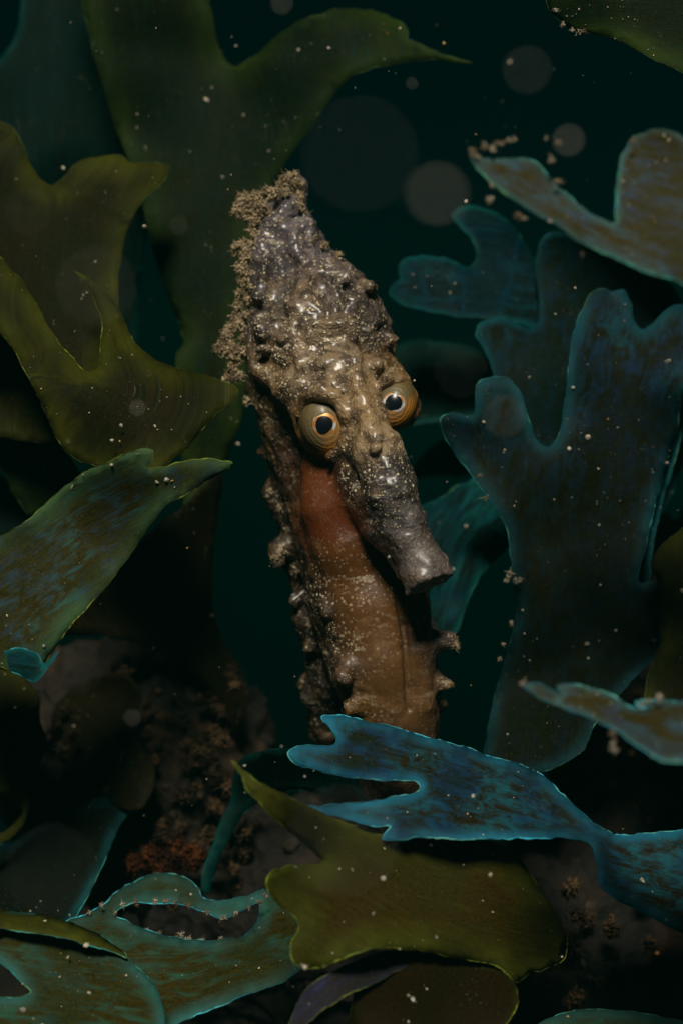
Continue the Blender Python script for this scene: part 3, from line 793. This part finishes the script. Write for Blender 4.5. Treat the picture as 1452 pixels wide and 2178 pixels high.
chain([(x, y, front(x, y) + .02, r) for x, y, r in ((842, 1262, 5), (849, 1290, 8), (856, 1330, 9), (862, 1375, 9), (866, 1420, 9), (868, 1465, 9), (869, 1508, 7))], .05, sub=True)
# uneven skin
nz = np.argwhere(np.abs(FIELD) < .3)
P = nz * H + LO
bumpy = vnoise(P, 1.6, 51, 2) * .07 + vnoise(P, 4.6, 52, 2) * .06 - .035 * np.abs(vnoise(P, 7.5, 53, 1))


def sleek(P):
    """how smooth the skin is: gill cover, belly and snout"""
    z = np.zeros(len(P))
    for (x, y, d, r) in [(700, 1040, -.3, .9), (720, 1120, -.3, .9), (755, 1200, -.4, .9), (790, 1280, -.5, .9), (815, 1360, -.5, .9), (840, 1440, -.3, .9), (850, 1530, .3, .9), (890, 1350, .0, .6),
                         (890, 1180, -2.0, .4)]:
        z = np.maximum(z, np.clip(1.5 * np.exp(-((P - np.array(at(x, y, d))) ** 2).sum(1) / r ** 2), 0, 1))
    return z


smooth_zone = sleek(P)
FIELD[tuple(nz.T)] += (bumpy * (1 - .95 * smooth_zone)).astype(np.float32)


def surface_nets(f):
    s = f < 0
    nx, ny, nz_ = f.shape
    c = [s[i:nx - 1 + i, j:ny - 1 + j, k:nz_ - 1 + k] for i in (0, 1) for j in (0, 1) for k in (0, 1)]
    al = np.logical_and.reduce(c); an = np.logical_or.reduce(c)
    cell = an & ~al
    idx = np.full(cell.shape, -1, dtype=np.int64)
    ijk = np.argwhere(cell); idx[tuple(ijk.T)] = np.arange(len(ijk))
    acc = np.zeros((len(ijk), 3)); cnt = np.zeros(len(ijk))
    off = [(i, j, k) for i in (0, 1) for j in (0, 1) for k in (0, 1)]
    for a in off:
        for ax in range(3):
            if a[ax]: continue
            b = list(a); b[ax] = 1
            pa = ijk + np.array(a); pb = ijk + np.array(b)
            va = f[tuple(pa.T)]; vb = f[tuple(pb.T)]
            w = (va < 0) != (vb < 0)
            t = np.where(w, va / np.where(w, va - vb, 1), 0)
            p = pa + t[:, None] * (np.array(b) - np.array(a))
            acc[w] += p[w]; cnt[w] += 1
    V = acc / cnt[:, None] * H + LO
    faces = []
    for ax in range(3):
        u, v = [(1, 2), (2, 0), (0, 1)][ax]
        sa = [slice(None)] * 3; sb = [slice(None)] * 3
        sa[ax] = slice(0, -1); sb[ax] = slice(1, None)
        e = np.argwhere(s[tuple(sa)] != s[tuple(sb)])
        e = e[(e[:, u] > 0) & (e[:, v] > 0) & (e[:, u] < f.shape[u] - 1) & (e[:, v] < f.shape[v] - 1)]
        fl = s[tuple(e.T)]
        q = []
        for du, dv in ((1, 1), (0, 1), (0, 0), (1, 0)):
            g = e.copy(); g[:, u] -= du; g[:, v] -= dv
            q.append(idx[tuple(g.T)])
        q = np.stack(q, 1)
        q[~fl] = q[~fl][:, ::-1]
        faces.append(q)
    return V, np.concatenate(faces)


SV, SF = surface_nets(FIELD)
print('seahorse skin', len(SV), 'verts')
# skin pigment: own patches; snout, gill cover and belly darkened to stand for weaker light
PIG = [  # px, py, depth, radius, colour, speckle
    (640, 520, 1.0, 1.0, (0.095, 0.088, 0.115), .9), (690, 700, -.2, 1.0, (0.125, 0.098, 0.072), 1.0), (560, 700, .5, .8, (0.060, 0.050, 0.045), .8),
    (600, 590, .6, .7, (0.030, 0.025, 0.030), .6), (735, 650, .2, .7, (0.035, 0.030, 0.034), .7), (810, 690, .6, .7, (0.060, 0.053, 0.065), .9),
    (640, 640, .1, .38, (0.240, 0.170, 0.110), .1), (790, 605, .5, .35, (0.220, 0.170, 0.110), .2), (655, 595, .5, .4, (0.180, 0.130, 0.100), .3),
    (692, 905, -.85, .5, (0.170, 0.105, 0.035), .1), (842, 866, -.35, .42, (0.190, 0.110, 0.035), .1), (690, 740, -.35, .6, (0.255, 0.205, 0.140), 1.0), (575, 770, .3, .6, (0.160, 0.112, 0.048), .9), (600, 850, .8, .7, (0.105, 0.075, 0.034), .6),
    (720, 795, -.6, .5, (0.230, 0.180, 0.120), .3), (765, 860, -1.2, .6, (0.250, 0.185, 0.105), .4), (795, 940, -1.9, .5, (0.270, 0.215, 0.140), .4),
    (815, 780, .1, .5, (0.180, 0.120, 0.050), .5), (830, 740, .6, .4, (0.220, 0.130, 0.040), .4),
    (760, 1000, -1.1, .5, (0.028, 0.025, 0.022), .9), (845, 1040, -2.0, .7, (0.031, 0.029, 0.031), 1.0), (880, 1130, -2.1, .8, (0.072, 0.066, 0.072), .25),
    (910, 1205, -2.1, .6, (0.105, 0.095, 0.102), .15), (915, 1250, -1.9, .28, (0.161, 0.124, 0.087), .1),
    (640, 970, 1.0, .6, (0.043, 0.018, 0.006), .2), (700, 1060, -.4, .8, (0.090, 0.026, 0.006), .05), (740, 1110, -.5, .6, (0.078, 0.019, 0.005), .05),
    (735, 1170, -.5, .5, (0.078, 0.037, 0.008), .35), (770, 1230, -.4, .7, (0.082, 0.037, 0.010), .4), (820, 1330, -.6, .8, (0.092, 0.044, 0.011), .12),
    (840, 1450, -.4, .8, (0.098, 0.053, 0.019), .06), (845, 1560, .6, .8, (0.067, 0.041, 0.020), .1), (780, 1370, .0, .6, (0.056, 0.036, 0.023), .9),
    (770, 1490, .1, .5, (0.098, 0.052, 0.008), .6), (720, 1290, .3, .6, (0.037, 0.026, 0.016), .9), (735, 1425, -.2, .4, (0.071, 0.049, 0.037), .5),
    (620, 1100, 2.0, .9, (0.025, 0.017, 0.006), .4), (650, 1230, 1.6, .8, (0.022, 0.012, 0.003), .5), (690, 1350, 1.4, .7, (0.020, 0.012, 0.004), .5),
    (590, 1180, 1.5, .5, (0.055, 0.037, 0.014), .3), (600, 960, 2.0, .7, (0.068, 0.045, 0.015), .3), (900, 1300, .3, .6, (0.041, 0.036, 0.043), 1.0),
    (938, 1365, .1, .5, (0.140, 0.112, 0.118), .6), (900, 1420, .3, .5, (0.096, 0.070, 0.053), .3), (940, 1455, .6, .4, (0.125, 0.086, 0.034), .4), (940, 1500, 1.4, .4, (0.077, 0.058, 0.024), .2),
    (670, 1470, 2.5, .8, (0.019, 0.015, 0.008), .3)]
wsum = np.full(len(SV), 1e-9); csum = np.zeros((len(SV), 3)); ssum = np.zeros(len(SV))
jit = SV + .22 * np.stack([vnoise(SV, 1.8, 61, 2), vnoise(SV, 1.8, 62, 2), vnoise(SV, 1.8, 63, 2)], 1)
for x, y, d, r, c, sp in PIG:
    w = np.exp(-((jit - np.array(at(x, y, d))) ** 2).sum(1) / r ** 2 * 1.6) + 1e-7 / (1 + ((SV - np.array(at(x, y, d))) ** 2).sum(1))
    wsum += w; csum += w[:, None] * np.array(c); ssum += w * sp
SC = csum / wsum[:, None]; SS = ssum / wsum
sea_me = mesh_from(SV, SF)
set_attr(sea_me, 'pigment', np.c_[SC, np.ones(len(SC))], 'FLOAT_COLOR')
set_attr(sea_me, 'speckle', SS)
set_attr(sea_me, 'relief', 1 - .85 * sleek(SV))

N = Nodes('seahorse_skin'); p = N.pos()
pig = N.attr('pigment', 'Color'); spk = N.attr('speckle')
n_big = N.noise(p, 1.7, 4, .6); n_mid = N.noise(p, 5.5, 4, .65); n_fin = N.noise(p, 17, 3, .7)
n_pat = N.noise(p, 3.2, 4, .6)
c = N.mix(N.math('MULTIPLY', N.rng(n_pat, .44, .60, 0, .85), N.attr('relief')), pig, N.mix(1.0, pig, (.22, .19, .21), 'MULTIPLY'))
c = N.mix(N.rng(n_big, .54, .68, 0, .4), c, (.20, .135, .07))
c = N.mix(N.rng(n_fin, .52, .72, 0, .5), c, N.mix(1.0, c, (1.8, 1.75, 1.7), 'MULTIPLY'))
v1 = N.voronoi(p, 7.5); v2 = N.voronoi(N.mapping(p, (1, 1, 1), (3.1, 1.7, 5.2)), 13)
dens = N.rng(N.noise(p, 2.2, 3, .6), .36, .62)
d1 = N.math('MULTIPLY', N.rng(v1, .16, .34, 1, 0), N.math('MULTIPLY', dens, spk), True)
d2 = N.math('MULTIPLY', N.rng(v2, .18, .36, .85, 0), N.math('MULTIPLY', N.rng(N.noise(p, 3.1, 2), .42, .6), spk), True)
dots = N.math('MAXIMUM', d1, d2)
c = N.mix(1.0, c, (.88, .77, .62), 'MULTIPLY')
smear = N.noise(N.mapping(p, (1.2, 1.2, 3.2)), 1.9, 4, .6, .3)
sm = N.math('MULTIPLY', N.rng(smear, .60, .68), N.math('MULTIPLY', spk, .8), True)
c = N.mix(sm, c, (.42, .37, .27))
c = N.mix(dots, c, (.60, .50, .31))
h = N.math('ADD', N.math('MULTIPLY', n_mid, .9), N.math('ADD', N.math('MULTIPLY', n_fin, .35), N.math('MULTIPLY', dots, .5)))
N.bump(N.math('MULTIPLY', h, N.attr('relief')), .85, .13)
N.put(N.bsdf.inputs['Coat Weight'], N.math('MULTIPLY', N.attr('relief'), .5)); N.bsdf.inputs['Coat Roughness'].default_value = .28
N.bsdf.inputs['Subsurface Weight'].default_value = .12
N.bsdf.inputs['Subsurface Radius'].default_value = (.25, .10, .05)
N.bsdf.inputs['Subsurface Scale'].default_value = .5
SKIN = N.shade(c, N.math('SUBTRACT', N.rng(n_mid, .3, .7, .36, .55), N.math('MULTIPLY', dots, .2)), N.math('ADD', .35, N.math('MULTIPLY', dots, .5)))
seahorse = link('seahorse', sea_me, [SKIN])
tag(seahorse, 'brown speckled seahorse looking down at the camera, algae growing on its crown', 'seahorse')

# ------------------------------------------------------------------ eyes
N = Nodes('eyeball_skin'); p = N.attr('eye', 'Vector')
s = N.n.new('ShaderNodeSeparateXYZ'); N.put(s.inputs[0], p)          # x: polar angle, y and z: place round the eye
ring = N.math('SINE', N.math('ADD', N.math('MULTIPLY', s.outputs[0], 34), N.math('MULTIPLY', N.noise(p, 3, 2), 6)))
painted_glow = N.rng(N.math('ADD', s.outputs[1], N.math('MULTIPLY', N.noise(p, 2.5, 3), .5)), .2, .95)  # light shining through the eye, painted as orange towards its lower right
c = N.mix(painted_glow, (.085, .062, .022), (.44, .17, .012))
c = N.mix(N.rng(s.outputs[0], .55, .95, .6, 0), c, (.13, .11, .06))
c = N.mix(N.rng(s.outputs[0], 1.25, 1.7), c, (.13, .09, .035))
c = N.mix(N.rng(ring, .2, 1, 0, .45), c, (.12, .075, .025))
c = N.mix(N.rng(N.noise(p, 12, 3), .55, .75, 0, .6), c, (.10, .055, .02))
N.bump(N.math('ADD', N.math('MULTIPLY', ring, .3), N.noise(p, 10, 2)), .25, .04)
N.bsdf.inputs['Coat Weight'].default_value = .15; N.bsdf.inputs['Coat Roughness'].default_value = .2
N.bsdf.inputs['Subsurface Weight'].default_value = .2; N.bsdf.inputs['Subsurface Radius'].default_value = (.3, .12, .04)
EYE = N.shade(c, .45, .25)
N = Nodes('silver_iris'); p = N.pos()
N.bsdf.inputs['Metallic'].default_value = .35
IRIS = N.shade(N.mix(N.rng(N.noise(p, 3, 4), .46, .58), (.55, .57, .57), (.40, .18, .04)), .4, .4)
N = Nodes('black_pupil')
PUPIL = N.shade((.004, .005, .008), .25, .3)


def cap(axis, side, up, r0, r1, th0, th1, nt, n, wob=0.0):
    """part of an ellipsoid between two polar angles; r0 along the axis, r1 across"""
    vs, at_ = [], []
    for i in range(nt + 1):
        t = th0 + (th1 - th0) * i / nt
        for j in range(n):
            a = 2 * math.pi * j / n
            k = 1 + wob * math.sin(2 * a + .8) + wob * .7 * math.sin(3 * a + 2)
            tt = t * k if wob and i > 0 else t
            v = axis * (math.cos(tt) * r0) + (side * math.cos(a) + up * math.sin(a)) * (math.sin(tt) * r1)
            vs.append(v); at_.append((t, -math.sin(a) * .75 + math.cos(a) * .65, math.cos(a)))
    fs = [[i * n + j, (i + 1) * n + j, (i + 1) * n + (j + 1) % n, i * n + (j + 1) % n] for i in range(nt) for j in range(n)]
    return vs, fs, at_


def eye(px, py, d, gaze_px, r_across, r_axis, pupil_a, iris_a, lean):
    g = (Vector(at(*gaze_px)) - Vector(at(px, py, d))).normalized()
    upv = Vector((lean, 0, 1)); side = upv.cross(g).normalized() * -1; up = g.cross(side).normalized() * -1
    if up.z < 0: up = -up
    if side.x < 0: side = -side
    loc = at(px, py, d)

    def put(name, mat, parent, th0, th1, nt, n, grow, wob=0.0, el=1.0):
        vs, fs, a = cap(g, side, up * el, r_axis * grow, r_across * grow, th0, th1, nt, n, wob)
        me = mesh_from([loc + v for v in vs], fs)
        me.flip_normals() if (me.polygons[len(fs) // 2].normal.dot(g) < 0) else None
        set_attr(me, 'eye', a, 'FLOAT_VECTOR')
        return link(name, me, [mat], parent)
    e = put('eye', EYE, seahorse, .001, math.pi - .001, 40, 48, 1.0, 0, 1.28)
    put('iris', IRIS, e, .001, iris_a, 8, 40, 1.018, .05, 1.08)
    put('pupil', PUPIL, e, .001, pupil_a, 6, 36, 1.034, .075, 1.08)
    return e


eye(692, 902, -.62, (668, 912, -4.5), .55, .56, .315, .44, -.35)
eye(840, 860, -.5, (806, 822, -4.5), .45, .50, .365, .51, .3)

# ------------------------------------------------------------------ algae and silt growing on the seahorse
N = Nodes('tan_turf_algae'); p = N.pos()
ALGA = N.shade(N.mix(N.rng(N.noise(p, 4, 4), .35, .65), (.20, .145, .075), (.50, .39, .24)), .7, .3, .35)


def turf(points, per=46, host=None, mat=None, scale=1.0):
    vs, fs = [], []; base = 0
    V, F = ico(1)
    for x, y, d, r in points:
        c0 = np.array(at(x, y, d)); R = r * U
        nb = int(2.4 * per * (r / 16) ** 1.7) + 14
        for _ in range(nb):
            v = rng.normal(size=3); v /= np.linalg.norm(v)
            p0 = c0 + v * R * rng.uniform(.35, 1.0)
            q = V * (1 + rng.uniform(-.4, .4, (len(V), 1))) * rng.uniform(.5, 1.1, 3) * rng.uniform(.014, .042) * scale
            vs.append(q + p0); fs.append(F + base); base += len(V)
            if rng.random() < .75:                       # a short filament
                L = rng.uniform(.03, .10) * scale ** 1.3; dirv = v + rng.normal(size=3) * .5; dirv /= np.linalg.norm(dirv)
                sidev = np.cross(dirv, rng.normal(size=3)); sidev /= np.linalg.norm(sidev); s2 = np.cross(dirv, sidev)
                pts = [p0, p0 + dirv * L * .5 + rng.normal(size=3) * .015, p0 + dirv * L + rng.normal(size=3) * .03]
                w = [.008, .007, .003]
                blk = []
                for pt, ww in zip(pts, w):
                    for a in (0, 2.09, 4.19): blk.append(pt + (sidev * math.cos(a) + s2 * math.sin(a)) * ww)
                vs.append(np.array(blk))
                fl = []
                for i in range(2):
                    for a in range(3):
                        b = (a + 1) % 3
                        fl.append([base + i * 3 + a, base + i * 3 + b, base + i * 3 + 3 + b]); fl.append([base + i * 3 + a, base + i * 3 + 3 + b, base + i * 3 + 3 + a])
                fs.append(np.array(fl)); base += 9
    o = link('algae_tuft', mesh_from(np.concatenate(vs), np.concatenate(fs)), [mat or ALGA], host or seahorse, smooth=True)
    o['kind'] = 'stuff'
    return o


turf([(606, 384, 1.3, 14), (624, 376, 1.5, 14), (634, 392, 1.5, 13), (586, 412, 1.0, 13), (608, 410, 1.1, 10), (640, 440, 1.1, 9), (556, 440, 1.1, 16), (618, 385, 1.4, 20), (600, 400, 1.3, 18), (634, 420, 1.5, 16), (570, 412, 1.4, 18), (548, 425, 1.5, 22), (520, 428, 1.6, 22), (512, 450, 1.6, 20), (530, 455, 1.4, 20),
      (545, 470, 1.2, 18), (562, 455, 1.2, 16), (645, 455, 1.3, 9), (652, 480, 1.3, 8), (540, 490, 1.3, 14)])
turf([(545, 500, 1.2, 13), (542, 520, 1.1, 13), (540, 548, 1.0, 12), (536, 612, 1.0, 11), (530, 640, .9, 11), (526, 670, .9, 12), (520, 720, .9, 12), (518, 745, .9, 12), (510, 530, 1.2, 20), (525, 545, 1.1, 18), (515, 570, 1.1, 18), (530, 580, 1.1, 14), (520, 600, 1.1, 14), (512, 625, 1.1, 13), (508, 650, 1.1, 13), (500, 675, 1.1, 14),
      (510, 690, 1.0, 16), (492, 700, 1.1, 15), (470, 738, 1.1, 15), (490, 745, 1.0, 20), (505, 760, 1.0, 15), (485, 715, 1.1, 16), (495, 785, 1.0, 16), (508, 800, 1.0, 13), (485, 806, 1.0, 12), (520, 520, 1.3, 15)])
turf([(690, 520, 1.0, 8), (720, 545, .9, 9), (735, 570, .6, 11), (760, 600, .6, 11), (784, 612, .5, 11), (640, 650, 0, 12), (632, 690, -.05, 8), (625, 650, .05, 10), (560, 692, .25, 9), (655, 610, .2, 10), (670, 505, 1.1, 6)], 26)
turf([(690, 792, -.6, 8), (720, 795, -.75, 8), (655, 800, -.3, 10), (795, 780, -.5, 8), (545, 850, 1.2, 14), (525, 850, 1.3, 10), (572, 860, 1.2, 12), (575, 960, 1.9, 12), (590, 1010, 1.9, 13), (575, 1050, 2.0, 12),
      (600, 1080, 1.9, 11), (620, 1130, 1.6, 12), (590, 1188, 1.4, 15), (602, 1168, 1.4, 13), (640, 1170, 1.4, 12), (635, 1210, 1.5, 10), (712, 1320, .1, 8), (710, 1345, .1, 10), (708, 1365, .2, 8), (655, 1265, 1.5, 8),
      (660, 1330, 1.6, 8), (962, 1358, -.1, 10), (970, 1374, -.15, 8), (650, 1455, 2.4, 12), (668, 1440, 2.4, 10)], 22)

# beads of silt and tiny hydroids on some blade edges
N = Nodes('pale_hydroid_silt'); p = N.pos()
SILT = N.shade(N.mix(N.rng(N.noise(p, 3, 3), .4, .62), (.16, .11, .06), (.42, .36, .27)), .7, .2, .2)


def beads(label_start, points, per=18, scale=.6):
    points = [(x_, y_, d_, r_ * .75) for x_, y_, d_, r_ in points]
    host_ = next(o_ for o_ in bpy.data.objects if o_.get('label', '').startswith(label_start))
    turf(points, per, host_, SILT, scale).name = 'hydroid_silt'


beads('blurred violet-olive frond', [(1003, 322, -7.4, 9), (1012, 332, -7.4, 7), (1030, 312, -7.4, 8), (1046, 318, -7.4, 7), (1062, 304, -7.4, 7), (1080, 299, -7.4, 6), (1094, 297, -7.4, 4), (1172, 340, -7.4, 8), (1182, 386, -7.4, 7),
      (1045, 394, -7.5, 6), (1042, 424, -7.5, 7), (1100, 456, -7.5, 9), (1110, 462, -7.5, 6), (1186, 302, -7.3, 6), (1160, 296, -7.3, 3), (1240, 540, -7.8, 7), (1345, 300, -7, 5)])
beads('blurred blue-edged forked tip', [(1112, 1455, -7.8, 6), (1300, 1560, -8.6, 7), (1304, 1580, -8.6, 6), (1306, 1596, -8.6, 7), (1345, 1600, -8.9, 6), (1400, 1486, -8.2, 8), (1380, 1492, -8.2, 6), (1362, 1500, -8.2, 5)])
beads('two-lobed broad frond', [(1084, 1222, 1.2, 14), (1100, 1232, 1.2, 12), (1076, 1236, 1.2, 9), (1085, 1325, 1.2, 5), (1070, 1370, 1.1, 5), (1062, 1402, 1.1, 5), (1020, 1012, 1.0, 5), (1032, 1060, 1.1, 6), (1390, 1360, 1.2, 8)])
beads('dark green blade hanging', [(1196, 50, -.6, 6), (1215, 62, -.6, 6), (1232, 68, -.6, 8), (1240, 66, -.6, 5), (1180, 22, -.6, 5)])
beads('large streaked green blade', [(x_, y_, -.6, r_) for x_, y_, r_ in ((246, 1944, 6), (262, 1924, 7), (290, 1922, 8), (330, 1918, 9), (352, 1915, 7), (372, 1920, 8), (400, 1924, 8), (440, 1940, 8), (476, 1952, 9), (500, 1942, 7), (310, 1978, 7), (340, 1986, 8),
      (385, 1990, 12), (400, 1996, 9), (430, 1999, 7), (470, 1998, 7), (530, 1932, 6), (552, 1918, 8), (565, 1905, 6), (216, 1924, 5), (190, 1940, 5))])

# turf growing on the reef rocks
N = Nodes('brown_reef_turf'); p = N.pos()
TURF = N.shade(N.mix(N.rng(N.noise(p, 1.2, 4), .4, .62), (.010, .007, .0035), (.075, .046, .022)), .85, .1, .2)
N = Nodes('rusty_sponge'); p = N.pos()
SPONGE = N.shade(N.mix(N.rng(N.noise(p, 2.2, 4), .4, .62), (.014, .004, .001), (.055, .016, .004)), .85, .1)
ROCKS = [o_ for o_ in bpy.data.objects if o_.name.startswith('reef_rock')]


def rock_turf(host, points, mat, per=30, scale=1.0):
    o_ = turf(points, per, host, mat, scale)
    o_.matrix_parent_inverse = Matrix.Translation(host.location).inverted()
    return o_


def scatter(n_, x0, x1, y0, y1, d0, d1, r0, r1):
    return [(rng.uniform(x0, x1), rng.uniform(y0, y1), rng.uniform(d0, d1), rng.uniform(r0, r1)) for _ in range(n_)]


rock_turf(ROCKS[0], [(240, 1595, 3.6, 26), (215, 1620, 3.6, 18), (262, 1570, 3.7, 16), (100, 1590, 3.4, 22), (120, 1560, 3.6, 16), (230, 1680, 3.6, 14), (420, 1620, 4.6, 40), (455, 1650, 4.4, 26), (400, 1590, 4.6, 24), (440, 1490, 5, 22)]
          + scatter(46, 110, 510, 1430, 1800, 3.8, 5.4, 8, 24), TURF, 16, 1.9)
rock_turf(ROCKS[1], scatter(26, 290, 560, 1740, 1950, 2.9, 4.4, 8, 26), TURF, 16, 1.9)
rock_turf(ROCKS[1], [(330, 1820, 3.2, 30), (370, 1815, 3.1, 34), (410, 1822, 3.0, 30), (290, 1835, 3.3, 22), (350, 1850, 3.0, 26), (450, 1835, 3.0, 18)], SPONGE, 22, 1.9)
rock_turf(ROCKS[2], scatter(22, 1200, 1452, 1880, 2170, .6, 2.2, 8, 22), TURF, 14, 1.8)
rock_turf(ROCKS[3], scatter(14, 1270, 1452, 1330, 1760, 4.6, 6.0, 8, 20), TURF, 14, 1.8)

# ------------------------------------------------------------------ drifting matter in the water
n = 320
D_ = rng.uniform(-8, 9, n); PX = rng.uniform(-60, 1512, n); PY = rng.uniform(-40, 2218, n)
RADS = np.clip(rng.lognormal(math.log(.9), .6, n), .4, 4.5)
extra = [(184, 2010, -3.9, 5), (308, 482, 1.5, 5), (1250, 1400, .8, 4), (258, 905, -1.2, 4), (255, 938, -1.2, 3), (850, 60, 3, 3), (502, 98, 3.5, 3), (1222, 612, 1, 4), (826, 1184, -2.6, 3.5), (1180, 668, 1, 3), (1420, 768, -3, 6),
         (190, 2112, -4.4, 3.5), (145, 2036, -3.2, 4), (928, 1994, -5.0, 3.5), (648, 2058, -5.8, 5), (1042, 1860, -5.2, 6), (815, 1868, -5.2, 5), (793, 1944, -5.1, 4), (880, 810, -1, 4), (943, 92, 2, 4), (990, 428, -2, 4)]
PX = np.r_[PX, [e[0] for e in extra]]; PY = np.r_[PY, [e[1] for e in extra]]; D_ = np.r_[D_, [e[2] for e in extra]]; RADS = np.r_[RADS, [e[3] for e in extra]]
tiny = grain_mesh(at_np(PX, PY, D_), RADS * U, 1, amber=.05)
o = link('marine_snow', tiny, GRAINS, smooth=False)
tag(o, 'fine pale specks drifting through the dark water', 'marine snow', kind='stuff')
N = Nodes('pale_drifting_floc')
FLOC = N.shade(N.mix(N.rng(N.noise(N.pos(), 6, 2), .4, .6), (.7, .62, .55), (.5, .48, .42)), .6, .3)
FLECKS = [  # px, py, disc width px, brightness, label
    (765, 330, 240, .085, 'huge faint out-of-focus fleck behind the crown, the widest of all'),
    (930, 415, 130, .19, 'brightest round out-of-focus fleck, beside the notched teal frond'),
    (1120, 150, 100, .13, 'round grey out-of-focus fleck high in open water'),
    (1208, 300, 66, .21, 'small bright out-of-focus fleck above the blurred violet-olive frond'),
    (600, 8, 46, .20, 'small out-of-focus fleck cut by the top frame edge'),
    (1072, 885, 88, .15, 'round soft fleck over the lobe of the two-lobed blue frond'),
    (205, 610, 165, .11, 'large faint soft fleck beside the curved olive prong'),
    (60, 448, 100, .08, 'faint soft fleck over the blunt-lobed olive frond'),
    (292, 868, 34, .22, 'tiny soft fleck over the two-pronged olive frond'),
    (876, 178, 26, .17, 'tiny soft fleck below the long spiked tip'),
    (282, 1527, 36, .17, 'tiny soft ring-like fleck before the encrusted rock'),
    (110, 1850, 190, .065, 'large dim soft fleck low at the frame side'),
    (980, 790, 110, .07, 'faint soft fleck before the dim teal blade'),
    (730, 1790, 230, .10, 'broad pale soft fleck over the curled olive frond'),
    (165, 1420, 110, .07, 'faint soft fleck below the torn end of the blade'),
    (380, 480, 40, .12, 'small dim soft fleck beside the crown algae, over the broad dark frond')]
A_LENS = cam_data.lens * 1e-3 / cam_data.dof.aperture_fstop
for px, py, wpx, br, lab in FLECKS:
    coc = wpx * U; f = cam_data.dof.focus_distance
    dist = f / (1 + coc / A_LENS * f / f)
    d = dist - CAM_D
    rad = .5 * coc * br * dist / f                        # a small floc close to the lens, thrown out of focus
    V, F = ico(2)
    w = V * (1 + .18 * vnoise(V, 2.0, int(px) % 20, 2))[:, None] * rad
    o = link('drifting_fleck', mesh_from(w, F), [FLOC]); o.location = at(px, py, d)
    tag(o, lab, 'marine fleck', 'out-of-focus flecks near the lens')
